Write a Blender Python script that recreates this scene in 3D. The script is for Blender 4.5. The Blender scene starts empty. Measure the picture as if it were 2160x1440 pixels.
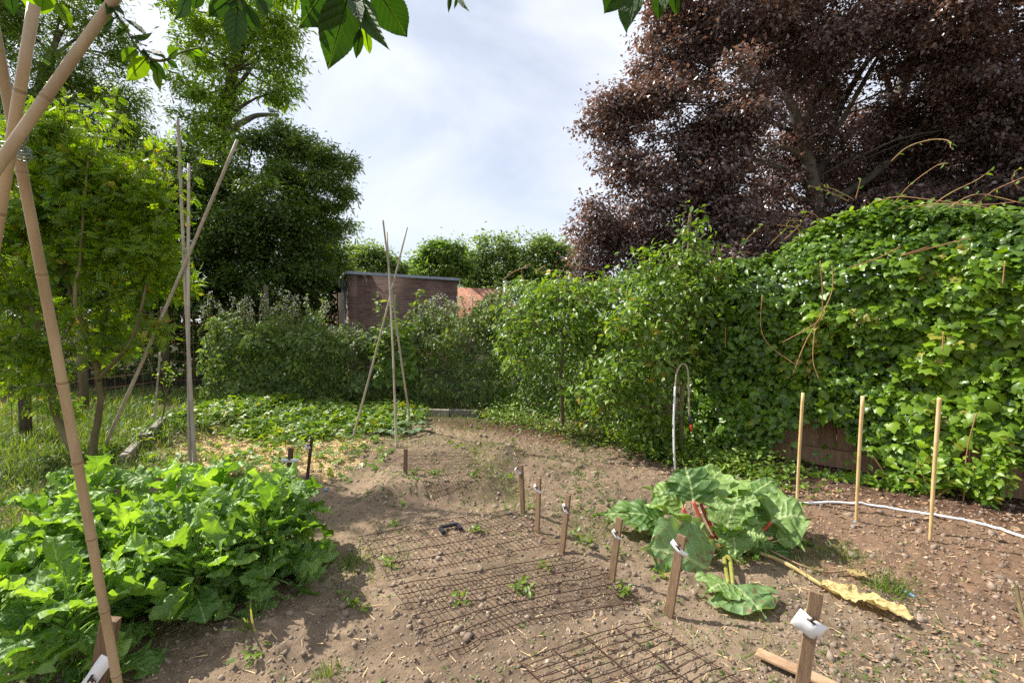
import bpy, math, random
import numpy as np
from mathutils import Vector

# ------------------------------------------------------------------ camera, sky, sun, exposure
S = bpy.context.scene
C = S.collection
CAMH, F, W, Hh = 1.35, 960.0, 2160, 1440
PITCH = math.atan(40 / 960)
cam_d = bpy.data.cameras.new('camera')
cam = bpy.data.objects.new('camera', cam_d)
C.objects.link(cam)
cam_d.lens = 16.0
cam_d.sensor_width = 36.0
cam_d.sensor_fit = 'HORIZONTAL'
cam_d.clip_start = 0.05
cam_d.clip_end = 2000
cam.location = (0, 0, CAMH)
cam.rotation_euler = (math.pi / 2 - PITCH, 0, 0)
S.camera = cam

SUN_EL, SUN_AZ = math.radians(47), math.atan2(-0.93, 0.37)   # azimuth from +Y towards +X
sd = bpy.data.lights.new('sun', 'SUN')
sd.energy = 5.0
sd.angle = math.radians(0.53)
sd.color = (1.0, 0.94, 0.85)
sun = bpy.data.objects.new('sun', sd)
C.objects.link(sun)
sdir = Vector((math.sin(SUN_AZ) * math.cos(SUN_EL), math.cos(SUN_AZ) * math.cos(SUN_EL), math.sin(SUN_EL)))
sun.rotation_euler = sdir.to_track_quat('Z', 'Y').to_euler()
sun.location = sdir * 30

world = bpy.data.worlds.new('World')
S.world = world
world.use_nodes = True
nt = world.node_tree
nt.nodes.clear()
out = nt.nodes.new('ShaderNodeOutputWorld')
bg = nt.nodes.new('ShaderNodeBackground')
sky = nt.nodes.new('ShaderNodeTexSky')
sky.sky_type = 'NISHITA'
sky.sun_disc = False
sky.sun_elevation = SUN_EL
sky.sun_rotation = SUN_AZ
sky.air_density = 1.0
sky.dust_density = 1.6
tc = nt.nodes.new('ShaderNodeTexCoord')
mp = nt.nodes.new('ShaderNodeMapping')
mp.inputs['Rotation'].default_value = (0.2, 0.5, 0.9)
mp.inputs['Scale'].default_value = (1.0, 1.7, 2.2)
nz = nt.nodes.new('ShaderNodeTexNoise')
nz.inputs['Scale'].default_value = 1.5
nz.inputs['Detail'].default_value = 9
nz.inputs['Roughness'].default_value = 0.52
nz.inputs['Distortion'].default_value = 0.5
rp = nt.nodes.new('ShaderNodeValToRGB')
rp.color_ramp.elements[0].position = 0.36
rp.color_ramp.elements[0].color = (0.46, 0.46, 0.46, 1)
rp.color_ramp.elements[1].position = 0.66
rp.color_ramp.elements[1].color = (0.95, 0.95, 0.95, 1)
mx = nt.nodes.new('ShaderNodeMix')
mx.data_type = 'RGBA'
mx.inputs[7].default_value = (7.9, 8.2, 9.0, 1)
bg.inputs['Strength'].default_value = 0.08
L = nt.links.new
L(tc.outputs['Generated'], mp.inputs['Vector'])
L(mp.outputs['Vector'], nz.inputs['Vector'])
L(nz.outputs['Fac'], rp.inputs['Fac'])
L(rp.outputs['Color'], mx.inputs[0])
L(sky.outputs['Color'], mx.inputs[6])
L(mx.outputs[2], bg.inputs['Color'])
L(bg.outputs[0], out.inputs[0])

S.view_settings.view_transform = 'Standard'
S.view_settings.look = 'None'
S.view_settings.gamma = 1
S.view_settings.exposure = 0.82
S.render.engine = 'CYCLES'
S.cycles.use_denoising = False
S.cycles.max_bounces = 6
S.cycles.transmission_bounces = 4
S.cycles.diffuse_bounces = 3
S.cycles.transparent_max_bounces = 4
S.cycles.caustics_reflective = False
S.cycles.caustics_refractive = False

rng = np.random.default_rng(11)
random.seed(5)
PI = math.pi

# ------------------------------------------------------------------ noise + terrain height
def vnoise(x, y, seed=0):
    xi = np.floor(x).astype(np.int64); yi = np.floor(y).astype(np.int64)
    xf = x - xi; yf = y - yi
    u = xf * xf * (3 - 2 * xf); v = yf * yf * (3 - 2 * yf)
    def h(a, b):
        n = (a * 374761393 + b * 668265263 + seed * 974634777) & 0x7fffffff
        n = ((n ^ (n >> 13)) * 1274126177) & 0x7fffffff
        return ((n ^ (n >> 16)) & 0xffff) / 65535.0
    return (h(xi, yi) * (1 - u) * (1 - v) + h(xi + 1, yi) * u * (1 - v) + h(xi, yi + 1) * (1 - u) * v + h(xi + 1, yi + 1) * u * v)

def fbm(x, y, f, o=3, seed=0):
    s = 0; a = 1; t = 0
    for i in range(o):
        s = s + a * (vnoise(x * f + 17 * i, y * f - 9 * i, seed + i) - .5)
        t += a; a *= .5; f *= 2.03
    return s / t

def ss(a, b, x):
    t = np.clip((x - a) / (b - a), 0, 1)
    return t * t * (3 - 2 * t)

def box(x, y, x0, x1, y0, y1, ex, ey0, ey1):
    return ss(x0 - ex, x0 + ex, x) * (1 - ss(x1 - ex, x1 + ex, x)) * ss(y0 - ey0, y0 + ey0, y) * (1 - ss(y1 - ey1, y1 + ey1, y))

def HT(x, y):
    """smooth terrain height"""
    x = np.asarray(x, float); y = np.asarray(y, float)
    wob = 0.25 * fbm(x, y, 1.3, 2, 5)
    z = 0.05 * fbm(x, y, .8, 2, 1)
    z = z + .12 * box(x + wob, y + .5 * wob, -1.12, -.02, 3.42, 4.75, .16, .09, .3)      # far bed
    z = z + .035 * box(x + wob, y, -.75, .62, 1.9, 3.1, .2, .15, .15)                    # middle bed
    z = z + .05 * box(x + wob, y, .05, 1.25, .7, 1.92, .2, .2, .12)                      # near bed
    z = z - .06 * np.exp(-((x + 1.45) ** 2 / .12 + (y - 3.6) ** 2 / .5))
    z = z + .05 * np.exp(-((x + 1.0) ** 2 / .05 + (y - 1.9) ** 2 / .02))
    z = z + .05 * np.exp(-((x - .15) ** 2 / .04 + (y - 3.05) ** 2 / .08))
    z = z + .10 * ss(-3.72, -3.95, x - .28 * (y - 4.5)) * ss(3.0, 4.2, y)                 # grass bank left of the edging
    z = z + .05 * ss(.35, -.1, (x - 1.55) * .68 + (y - 4.45) * -.73 + 9 + 0 * x)
    return z

def rough(x, y):
    m = (1 - ss(9, 12, y)) * (1 - ss(5, 7, np.abs(x)))
    clod = np.maximum(0, fbm(x, y, 26, 3, 9) - .02) * .05
    rid = np.abs(fbm(x, y, 7, 3, 21))
    return m * (.030 * fbm(x, y, 3.3, 3, 3) + .014 * fbm(x, y, 13, 2, 4) + clod * (0.5 + 1.2 * vnoise(x * 1.7, y * 1.7, 33)) - .012 * rid)

def HG(x, y):
    return HT(x, y) + rough(np.asarray(x, float), np.asarray(y, float))

cp, sp = math.cos(PITCH), math.sin(PITCH)
def ray(px, py):
    a = (px - W / 2) / F; b = (Hh / 2 - py) / F
    return Vector((a, cp + b * sp, -sp + b * cp))

def P(px, py, d):
    """world point seen at photo pixel px,py at distance d along +Y"""
    r = ray(px, py)
    return Vector((0, 0, CAMH)) + r * (d / r.y)

def G(px, py, dz=0.0):
    """ground point under that pixel"""
    r = ray(px, py); z = 0.0
    for _ in range(12):
        t = (z - CAMH) / r.z
        z = float(HG(np.array([r.x * t]), np.array([r.y * t]))[0])
    t = (z - CAMH) / r.z
    return Vector((r.x * t, r.y * t, z + dz))

# ------------------------------------------------------------------ mesh helpers
class MB:
    def __init__(s):
        s.flat = False; s.v = []; s.q = []; s.t = []; s.a = []; s.uv = []; s.n = 0
    def add(s, v, q=None, t=None, a=None, uv=None):
        v = np.asarray(v, float).reshape(-1, 3)
        k = len(v)
        if q is not None and len(q): s.q.append(np.asarray(q, np.int64).reshape(-1, 4) + s.n)
        if t is not None and len(t): s.t.append(np.asarray(t, np.int64).reshape(-1, 3) + s.n)
        s.v.append(v)
        s.a.append(np.full(k, rng.random()) if a is None else np.broadcast_to(np.asarray(a, float), (k,)))
        s.uv.append(np.zeros((k, 2)) if uv is None else np.asarray(uv, float))
        s.n += k
    def mesh(s, name, smooth=False):
        me = bpy.data.meshes.new(name)
        v = np.concatenate(s.v)
        q = np.concatenate(s.q) if s.q else np.zeros((0, 4), np.int64)
        t = np.concatenate(s.t) if s.t else np.zeros((0, 3), np.int64)
        me.vertices.add(len(v)); me.vertices.foreach_set('co', v.astype(np.float32).ravel())
        li = np.concatenate([q.ravel(), t.ravel()]).astype(np.int32)
        me.loops.add(len(li)); me.loops.foreach_set('vertex_index', li)
        me.polygons.add(len(q) + len(t))
        st = np.concatenate([np.arange(len(q)) * 4, len(q) * 4 + np.arange(len(t)) * 3]).astype(np.int32)
        me.polygons.foreach_set('loop_start', st)
        me.polygons.foreach_set('use_smooth', np.full(len(st), not s.flat))
        at = me.attributes.new('var', 'FLOAT', 'POINT')
        at.data.foreach_set('value', np.concatenate(s.a).astype(np.float32))
        uvl = me.uv_layers.new(name='UVMap')
        uvl.data.foreach_set('uv', np.concatenate(s.uv)[li].astype(np.float32).ravel())
        me.update(calc_edges=True)
        me.validate()
        return me
    def build(s, name, mat, parent=None, smooth=False):
        o = bpy.data.objects.new(name, s.mesh(name, smooth))
        o.data.materials.append(mat)
        C.objects.link(o)
        if parent is not None:
            o.parent = parent
            o.matrix_parent_inverse = parent.matrix_basis.inverted()
        return o
    # shapes
    def tube(s, pts, rad, n=8, a=None, cap=True):
        pts = [Vector(p) for p in pts]; m = len(pts)
        if not hasattr(rad, '__len__'): rad = [rad] * m
        vs = []; uv = []; ref = Vector((0.13, 0.31, 0.94)).normalized(); ln = 0
        for i, p in enumerate(pts):
            d = (pts[min(i + 1, m - 1)] - pts[max(i - 1, 0)])
            if d.length < 1e-9: d = Vector((0, 0, 1))
            d.normalize()
            if abs(d.dot(ref)) > .95: ref = Vector((.9, .3, .1)).normalized()
            x = d.cross(ref).normalized(); y = d.cross(x); ref = y.cross(d) if False else ref
            if i: ln += (p - pts[i - 1]).length
            for k in range(n):
                t = 2 * PI * k / n
                vs.append(p + (x * math.cos(t) + y * math.sin(t)) * rad[i]); uv.append((k / n, ln))
        q = [(i * n + k, i * n + (k + 1) % n, (i + 1) * n + (k + 1) % n, (i + 1) * n + k) for i in range(m - 1) for k in range(n)]
        t = []
        if cap and n > 3:
            vs.append(pts[0]); uv.append((0, 0)); vs.append(pts[-1]); uv.append((0, ln))
            c0 = m * n
            t = [(c0, (k + 1) % n, k) for k in range(n)] + [(c0 + 1, (m - 1) * n + k, (m - 1) * n + (k + 1) % n) for k in range(n)]
        s.add([tuple(v) for v in vs], q, t, a, uv)
    def box(s, c, sz, rot=None, a=None, bev=0.0):
        """box with softened corners; rot = 3 axis vectors"""
        s.flat = True
        x, y, z = [Vector(v) for v in (rot or ((1, 0, 0), (0, 1, 0), (0, 0, 1)))]
        c = Vector(c); hx, hy, hz = sz[0] / 2, sz[1] / 2, sz[2] / 2
        b = bev or min(hx, hy, hz) * .12
        vs = []
        for zz, ins in ((-hz, b), (-hz + b, 0), (hz - b, 0), (hz, b)):
            for sx, sy in ((-1, -1), (1, -1), (1, 1), (-1, 1)):
                # two verts per corner for chamfer
                for (ix, iy) in (((0, b), (b, 0)) if sx * sy > 0 else ((b, 0), (0, b))):
                    vs.append(c + x * sx * (hx - ix - ins * .7) + y * sy * (hy - iy - ins * .7) + z * zz)
        q = [(r * 8 + k, r * 8 + (k + 1) % 8, (r + 1) * 8 + (k + 1) % 8, (r + 1) * 8 + k) for r in range(3) for k in range(8)]
        base = [0, 1, 2, 3, 4, 5, 6, 7]
        for off, fl in ((0, True), (24, False)):
            o_ = [off + k for k in base]
            for f in ((0, 1, 2, 3), (0, 3, 4, 7), (4, 5, 6, 7)):
                g = [o_[k] for k in f]
                q.append(tuple(reversed(g)) if fl else tuple(g))
        if x.cross(y).dot(z) < 0: q = [tuple(reversed(f)) for f in q]
        s.add([tuple(v) for v in vs], q, None, a, [(v.dot(x) * 1.0, v.dot(z)) for v in vs])
    def blob(s, c, r, n=6, jit=.15, a=None, ax=None):
        c = np.array(c); r = np.array(r if hasattr(r, '__len__') else (r, r, r), float)
        vs = [(0, 0, -1)]; m = max(3, n // 2)
        for i in range(1, m):
            th = PI * i / m - PI / 2
            for k in range(n):
                ph = 2 * PI * (k + .5 * (i % 2)) / n
                vs.append((math.cos(th) * math.cos(ph), math.cos(th) * math.sin(ph), math.sin(th)))
        vs.append((0, 0, 1))
        v = np.array(vs) * (1 + jit * (rng.random((len(vs), 1)) - .5) * 2) * r
        if ax is not None: v = v @ np.array(ax)
        t = [(0, 1 + (k + 1) % n, 1 + k) for k in range(n)]
        q = [(1 + (i) * n + k, 1 + i * n + (k + 1) % n, 1 + (i + 1) * n + (k + 1) % n, 1 + (i + 1) * n + k) for i in range(m - 2) for k in range(n)]
        e = len(vs) - 1; b0 = 1 + (m - 2) * n
        t += [(e, b0 + k, b0 + (k + 1) % n) for k in range(n)]
        s.add(v + c, q, t, a)

def norm(a):
    return a / np.maximum(np.linalg.norm(a, axis=-1, keepdims=True), 1e-9)

def scatter(mb, tmpl, pos, nrm, dr, size, var=None):
    """place the leaf template at each position (normal nrm, pointing along dr)"""
    tv, tq, tt = tmpl
    tv = np.asarray(tv, float)
    N = len(pos)
    if N == 0: return
    z = norm(np.asarray(nrm, float))
    y = np.asarray(dr, float); y = norm(y - (y * z).sum(-1, keepdims=True) * z)
    x = np.cross(y, z)
    size = np.broadcast_to(np.asarray(size, float), (N,))
    wob = rng.uniform(.8, 1.2, (N, 1))
    bend = rng.uniform(.4, 1.8, (N, 1))
    v = (tv[None, :, 0, None] * (x * wob)[:, None] + tv[None, :, 1, None] * y[:, None] + tv[None, :, 2, None] * (z * bend)[:, None])
    v = v * size[:, None, None] + np.asarray(pos)[:, None]
    k = len(tv)
    off = (np.arange(N) * k)[:, None, None]
    q = (np.asarray(tq)[None] + off).reshape(-1, 4) if len(tq) else None
    t = (np.asarray(tt)[None] + off).reshape(-1, 3) if len(tt) else None
    if var is None: var = rng.random(N)
    uv = np.tile(np.stack([tv[:, 0], tv[:, 1]], 1), (N, 1))
    mb.add(v.reshape(-1, 3), q, t, np.repeat(var, k), uv)

# leaf templates: (verts, quads, tris), unit length along +Y
T_OV = ([(0, 0, 0), (-.26, .35, .08), (0, .42, 0), (.26, .35, .08), (-.17, .75, .0), (0, .78, -.06), (.17, .75, .0), (0, 1.05, -.16)],
        [(0, 2, 1, 1), ] and [], [(0, 2, 1), (0, 3, 2), (1, 2, 4), (2, 5, 4), (2, 3, 5), (3, 6, 5), (4, 5, 7), (5, 6, 7)])
T_SIMPLE = ([(0, 0, 0), (-.27, .45, .07), (0, .5, -.02), (.27, .45, .07), (0, 1, -.1)], [(0, 2, 1, 1)] and [], [(0, 2, 1), (0, 3, 2), (1, 2, 4), (2, 3, 4)])
T_NARROW = ([(0, 0, 0), (-.13, .45, .04), (.13, .45, .04), (0, 1, -.12)], [], [(0, 2, 1), (1, 2, 3)])
T_IVY = ([(0, .3, .07), (0, .02, 0), (.32, -.10, -.02), (.55, .16, -.1), (.41, .34, -.02), (.42, .58, -.1), (.24, .66, -.02), (0, .98, -.14),
          (-.24, .66, -.02), (-.42, .58, -.1), (-.41, .34, -.02), (-.55, .16, -.1), (-.32, -.10, -.02)], [],
         [(0, i, i + 1) for i in range(1, 12)] + [(0, 12, 1)])

def pinnate(pairs=6, lw=.17, ll=.30):
    v = [(0, 0, 0), (.012, 0, 0), (0, .95, -.1), (.012, .95, -.1)]; t = [(0, 1, 3), (0, 3, 2)]
    for i in range(pairs):
        y = .18 + .78 * i / pairs
        zz = -.1 * (y / .95) ** 2
        for s in (-1, 1):
            b = len(v)
            v += [(0, y, zz), (s * ll * .5, y - lw * .35, zz + .02), (s * ll, y + .06, zz - .03), (s * ll * .5, y + lw * .5, zz + .02)]
            t += [(b, b + 1, b + 2), (b, b + 2, b + 3)] if s > 0 else [(b, b + 2, b + 1), (b, b + 3, b + 2)]
    b = len(v)
    v += [(0, .93, -.1), (lw * .45, 1.08, -.1), (0, 1.25, -.16), (-lw * .45, 1.08, -.1)]
    t += [(b, b + 1, b + 2), (b, b + 2, b + 3)]
    return (v, [], t)
T_PIN = pinnate(6)
T_PINF = pinnate(4, .22, .36)
def tri_leaf():
    v = []; t = []
    for ang in (-1.15, 0, 1.15):
        b = len(v); c, s = math.cos(ang), math.sin(ang)
        for (x, y, z) in [(0, .05, 0), (-.26, .4, .05), (0, .45, -.02), (.26, .4, .05), (-.16, .72, 0), (.16, .72, 0), (0, .9, -.1)]:
            v.append((x * c + y * s, -x * s + y * c, z))
        t += [(b + i, b + j, b + k) for i, j, k in ((0, 2, 1), (0, 3, 2), (1, 2, 4), (2, 5, 4), (2, 3, 5), (4, 5, 6))]
    return (v, [], t)
T_TRI = tri_leaf()
T_BLADE = ([(-.03, 0, 0), (.03, 0, 0), (-.026, .4, .04), (.026, .4, .04), (-.017, .75, -.03), (.017, .75, -.03), (0, 1, -.18)],
           [(0, 1, 3, 2), (2, 3, 5, 4)], [(4, 5, 6)])
T_CHIP = ([(-.2, -.5, 0), (.22, -.45, .04), (.18, .5, .0), (-.2, .45, .06)], [(0, 1, 2, 3)], [])

# ------------------------------------------------------------------ materials
def nodes(m):
    m.use_nodes = True
    n = m.node_tree; n.nodes.clear()
    o = n.nodes.new('ShaderNodeOutputMaterial')
    return n, o
def c4(c): return (c[0], c[1], c[2], 1)

def leafmat(name, dark, lite, trans=.35, tcol=None, rough=.42, extra=None, spec=.5, veins=0.0, spots=0.0):
    m = bpy.data.materials.new(name); n, o = nodes(m)
    at = n.nodes.new('ShaderNodeAttribute'); at.attribute_name = 'var'
    r = n.nodes.new('ShaderNodeValToRGB')
    r.color_ramp.elements[0].color = c4(dark); r.color_ramp.elements[0].position = 0.05
    r.color_ramp.elements[1].color = c4(lite); r.color_ramp.elements[1].position = .93
    if extra:
        e = r.color_ramp.elements.new(.985); e.color = c4(extra)
    n.links.new(at.outputs['Fac'], r.inputs['Fac'])
    col = r.outputs['Color']
    p = n.nodes.new('ShaderNodeBsdfPrincipled')
    p.inputs['Roughness'].default_value = rough
    p.inputs['Specular IOR Level'].default_value = spec
    if veins > 0:
        uv = n.nodes.new('ShaderNodeUVMap')
        sx = n.nodes.new('ShaderNodeSeparateXYZ'); n.links.new(uv.outputs[0], sx.inputs[0])
        def mth(op, a, b=None, c=None):
            k = n.nodes.new('ShaderNodeMath'); k.operation = op
            for i, vv in enumerate((a, b, c)):
                if vv is None: continue
                if isinstance(vv, (int, float)): k.inputs[i].default_value = vv
                else: n.links.new(vv, k.inputs[i])
            return k.outputs[0]
        ax = mth('ABSOLUTE', sx.outputs[0])
        mid = mth('LESS_THAN', ax, .045)
        sl = mth('MULTIPLY_ADD', ax, -.30, sx.outputs[1])
        sn = mth('ABSOLUTE', mth('SINE', mth('MULTIPLY', sl, 24.0)))
        side = mth('MULTIPLY', mth('LESS_THAN', sn, .11), .55)
        ve = mth('MAXIMUM', mid, side)
        mxn = n.nodes.new('ShaderNodeMix'); mxn.data_type = 'RGBA'
        n.links.new(mth('MULTIPLY', ve, veins), mxn.inputs[0])
        n.links.new(col, mxn.inputs[6]); mxn.inputs[7].default_value = (.45, .55, .25, 1)
        col = mxn.outputs[2]
        if spots > 0:
            sn_ = n.nodes.new('ShaderNodeTexNoise'); sn_.inputs['Scale'].default_value = 5; sn_.inputs['Detail'].default_value = 6; sn_.inputs['Roughness'].default_value = .7
            n.links.new(uv.outputs[0], sn_.inputs['Vector'])
            sr_ = n.nodes.new('ShaderNodeValToRGB'); sr_.color_ramp.elements[0].position = 1 - spots; sr_.color_ramp.elements[1].position = 1 - spots + .05
            n.links.new(sn_.outputs[0], sr_.inputs[0])
            m3_ = n.nodes.new('ShaderNodeMix'); m3_.data_type = 'RGBA'; n.links.new(sr_.outputs[0], m3_.inputs[0]); n.links.new(col, m3_.inputs[6]); m3_.inputs[7].default_value = (.20, .09, .04, 1); col = m3_.outputs[2]
        nn = n.nodes.new('ShaderNodeTexNoise'); nn.inputs['Scale'].default_value = 9; nn.inputs['Detail'].default_value = 5
        n.links.new(uv.outputs[0], nn.inputs['Vector'])
        bp = n.nodes.new('ShaderNodeBump'); bp.inputs['Strength'].default_value = .5; bp.inputs['Distance'].default_value = .02
        hh = mth('MULTIPLY_ADD', sn, .5, nn.outputs['Fac'])
        n.links.new(hh, bp.inputs['Height']); n.links.new(bp.outputs[0], p.inputs['Normal'])
    n.links.new(col, p.inputs['Base Color'])
    tr = n.nodes.new('ShaderNodeBsdfTranslucent')
    mm = n.nodes.new('ShaderNodeMix'); mm.data_type = 'RGBA'; mm.blend_type = 'MULTIPLY'; mm.inputs[0].default_value = 1
    n.links.new(col, mm.inputs[6]); mm.inputs[7].default_value = c4(tcol or (2.2, 2.0, .7))
    n.links.new(mm.outputs[2], tr.inputs['Color'])
    ms = n.nodes.new('ShaderNodeMixShader'); ms.inputs[0].default_value = trans
    n.links.new(p.outputs[0], ms.inputs[1]); n.links.new(tr.outputs[0], ms.inputs[2])
    n.links.new(ms.outputs[0], o.inputs[0])
    return m

def surf(name, c0, c1, rough=.8, scale=8, stretch=(1, 1, 1), bump=.3, bdist=.01, spec=.3, uvc=False, metallic=0, c2=None, scale2=60):
    m = bpy.data.materials.new(name); n, o = nodes(m)
    t = n.nodes.new('ShaderNodeTexCoord'); mpp = n.nodes.new('ShaderNodeMapping')
    mpp.inputs['Scale'].default_value = stretch
    n.links.new(t.outputs['UV' if uvc else 'Object'], mpp.inputs[0])
    nz = n.nodes.new('ShaderNodeTexNoise'); nz.inputs['Scale'].default_value = scale; nz.inputs['Detail'].default_value = 8
    nz.inputs['Roughness'].default_value = .65
    n.links.new(mpp.outputs[0], nz.inputs['Vector'])
    at = n.nodes.new('ShaderNodeAttribute'); at.attribute_name = 'var'
    ad = n.nodes.new('ShaderNodeMath'); ad.operation = 'MULTIPLY_ADD'; ad.inputs[1].default_value = .35; ad.use_clamp = True
    n.links.new(at.outputs['Fac'], ad.inputs[0])
    sb = n.nodes.new('ShaderNodeMath'); sb.operation = 'SUBTRACT'; sb.inputs[1].default_value = .17
    n.links.new(nz.outputs['Fac'], sb.inputs[0]); n.links.new(sb.outputs[0], ad.inputs[2])
    r = n.nodes.new('ShaderNodeValToRGB')
    r.color_ramp.elements[0].color = c4(c0); r.color_ramp.elements[0].position = .3
    r.color_ramp.elements[1].color = c4(c1); r.color_ramp.elements[1].position = .7
    if c2: r.color_ramp.elements.new(.88).color = c4(c2)
    n.links.new(ad.outputs[0], r.inputs['Fac'])
    p = n.nodes.new('ShaderNodeBsdfPrincipled'); p.inputs['Roughness'].default_value = rough
    p.inputs['Specular IOR Level'].default_value = spec; p.inputs['Metallic'].default_value = metallic
    n.links.new(r.outputs['Color'], p.inputs['Base Color'])
    b = n.nodes.new('ShaderNodeBump'); b.inputs['Strength'].default_value = bump; b.inputs['Distance'].default_value = bdist
    n.links.new(nz.outputs['Fac'], b.inputs['Height']); n.links.new(b.outputs[0], p.inputs['Normal'])
    n.links.new(p.outputs[0], o.inputs[0])
    return m

M = {}
M['ivy'] = leafmat('ivy_leaf', (.036, .088, .010), (.17, .30, .022), .38, (2.2, 2.0, .3), .34, spec=.5, extra=(.30, .27, .04))
M['ivy_big'] = leafmat('large_ivy_leaf', (.06, .135, .012), (.24, .38, .02), .40, (2.1, 2.0, .3), .40, spec=.45, extra=(.30, .30, .05))
M['plum'] = leafmat('plum_leaf', (.042, .095, .014), (.20, .31, .045), .34, (2.1, 2.1, .5), .42, extra=(.30, .20, .02))
M['bramble'] = leafmat('bramble_leaf', (.042, .085, .018), (.20, .27, .065), .3, (2.1, 2.1, .6), .5, spec=.4)
M['rasp'] = leafmat('raspberry_leaf', (.045, .095, .016), (.21, .29, .06), .35, (2.1, 2.1, .6), .5, spec=.4)
M['flower'] = leafmat('bramble_flower', (.45, .43, .36), (.7, .67, .6), .2, (1, 1, 1), .7)
M['shrub'] = leafmat('shrub_leaf', (.055, .14, .008), (.22, .32, .012), .45, (2.1, 2.0, .35), .45, extra=(.30, .22, .01))
M['ash'] = leafmat('ash_leaf', (.042, .088, .016), (.16, .24, .045), .42, (2.2, 2.1, .4), .45, spec=.4)
M['lime'] = leafmat('light_tree_leaf', (.09, .17, .012), (.24, .36, .03), .42, (2.2, 2.1, .4), .42)
M['dark'] = leafmat('dark_tree_leaf', (.026, .056, .010), (.11, .175, .030), .36, (2.1, 2.1, .4), .45, spec=.4)
M['far'] = leafmat('far_tree_leaf', (.075, .135, .03), (.21, .29, .08), .45, (1.8, 1.8, .6), .5)
M['far_d'] = leafmat('far_oak_leaf', (.06, .125, .02), (.18, .28, .05), .45, (1.8, 1.8, .6), .5)
M['beech'] = leafmat('copper_beech_leaf', (.052, .042, .040), (.27, .20, .17), .24, (2.0, 1.3, .9), .34, spec=.8, extra=(.16, .06, .03))
M['kale'] = leafmat('kale_leaf', (.08, .18, .03), (.25, .40, .09), .36, (2.0, 2.0, .4), .42, spec=.5, veins=.5)
M['rhub'] = leafmat('rhubarb_leaf', (.08, .165, .036), (.21, .33, .09), .3, (2.0, 2.0, .4), .45, spec=.5, veins=.7)
M['rhub_s'] = leafmat('spotted_rhubarb_leaf', (.10, .20, .06), (.19, .31, .12), .25, (2.0, 2.0, .4), .5, spec=.4, veins=.6, spots=.45)
M['rhub_y'] = leafmat('yellowing_leaf', (.20, .20, .03), (.35, .27, .05), .3, (1.6, 1.5, .6), .55, veins=.3)
M['dry'] = leafmat('withered_leaf', (.46, .34, .12), (.62, .49, .22), .25, (1.2, 1.1, .8), .7, spec=.25, veins=.35, spots=.44)
M['over'] = leafmat('shade_toned_overhead_leaf', (.02, .055, .008), (.035, .085, .010), .30, (1.6, 1.8, .3), .6, veins=.12, spec=.25)  # dark colour stands in for shade from the crown above
M['over_y'] = leafmat('sun_toned_overhead_leaf', (.09, .18, .010), (.14, .24, .012), .5, (1.9, 1.9, .3), .6, veins=.2, spec=.25)  # brighter copy of the overhead leaf, sunlight put into its colour
M['straw'] = leafmat('strawberry_leaf', (.065, .14, .016), (.19, .28, .035), .38, (2.1, 2.1, .4), .45, extra=(.30, .26, .03))
M['grass'] = leafmat('grass_blade', (.06, .12, .018), (.17, .23, .05), .4, (2.0, 2.0, .4), .5, extra=(.35, .30, .14))
M['weed'] = leafmat('weed_leaf', (.06, .12, .02), (.15, .22, .05), .35, (2.0, 2.0, .4), .5)
M['squash'] = leafmat('squash_leaf', (.09, .16, .07), (.20, .28, .15), .3, (1.8, 1.9, .6), .5, veins=.4)
M['bark'] = surf('grey_bark', (.05, .042, .032), (.13, .115, .085), .9, 6, (1, 1, .35), .6, .03)
M['beechbark'] = surf('beech_bark', (.045, .042, .03), (.14, .128, .09), .85, 3, (1, 1, .6), .4, .02, c2=(.12, .14, .06))
M['stem'] = surf('green_brown_stem', (.11, .085, .04), (.20, .17, .08), .8, 9, (1, 1, .4), .3, .004)
M['bamboo'] = surf('bamboo', (.29, .205, .105), (.47, .36, .215), .42, 5, (3, 3, .5), .15, .002, spec=.45)
M['bamboo_grey'] = surf('weathered_bamboo', (.29, .25, .185), (.47, .41, .32), .55, 7, (6, 6, .7), .2, .002, spec=.3)
M['cane'] = surf('tan_cane', (.48, .33, .14), (.66, .48, .24), .5, 9, (3, 3, 1), .15, .002, spec=.4)
M['stake'] = surf('weathered_stake', (.10, .062, .036), (.26, .17, .10), .8, 14, (9, 9, .8), .6, .004, c2=(.34, .26, .18))
M['stake_dark'] = surf('dark_stake', (.05, .03, .02), (.11, .07, .045), .8, 12, (9, 9, .8), .4, .003)
M['fence'] = surf('fence_board', (.16, .088, .05), (.36, .225, .14), .85, 9, (8, 8, .7), .5, .004, c2=(.42, .27, .17))
M['post'] = surf('fence_post', (.08, .065, .04), (.20, .165, .11), .9, 9, (7, 7, .7), .5, .004)
M['concrete'] = surf('concrete', (.12, .11, .088), (.27, .245, .20), .9, 14, (1, 1, 1), .5, .006)
M['brick1'] = surf('loose_brick', (.36, .30, .23), (.55, .47, .38), .9, 14, (1, 1, 1), .5, .006)
M['rust'] = surf('rusty_wire', (.035, .02, .014), (.11, .06, .04), .75, 40, (1, 1, 1), .3, .001)
M['rust2'] = surf('rusty_fence_wire', (.16, .075, .045), (.30, .15, .09), .8, 30, (1, 1, 1), .3, .001)
M['paper'] = surf('white_label', (.74, .75, .76), (.84, .84, .84), .55, 4, bump=.05)
M['hose'] = surf('white_hose', (.62, .62, .60), (.80, .80, .80), .4, 5, bump=.05, spec=.5)
M['hosetan'] = surf('shade_toned_tan_hose', (.22, .20, .13), (.36, .32, .22), .5, 5, bump=.05)  # tan hose end, its colour darkened to stand in for leaf shade
M['black'] = surf('black_plastic', (.015, .016, .02), (.035, .037, .045), .45, 9, bump=.1)
M['red'] = surf('red_plastic', (.62, .05, .025), (.72, .09, .05), .4, 5, bump=.05)
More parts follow.
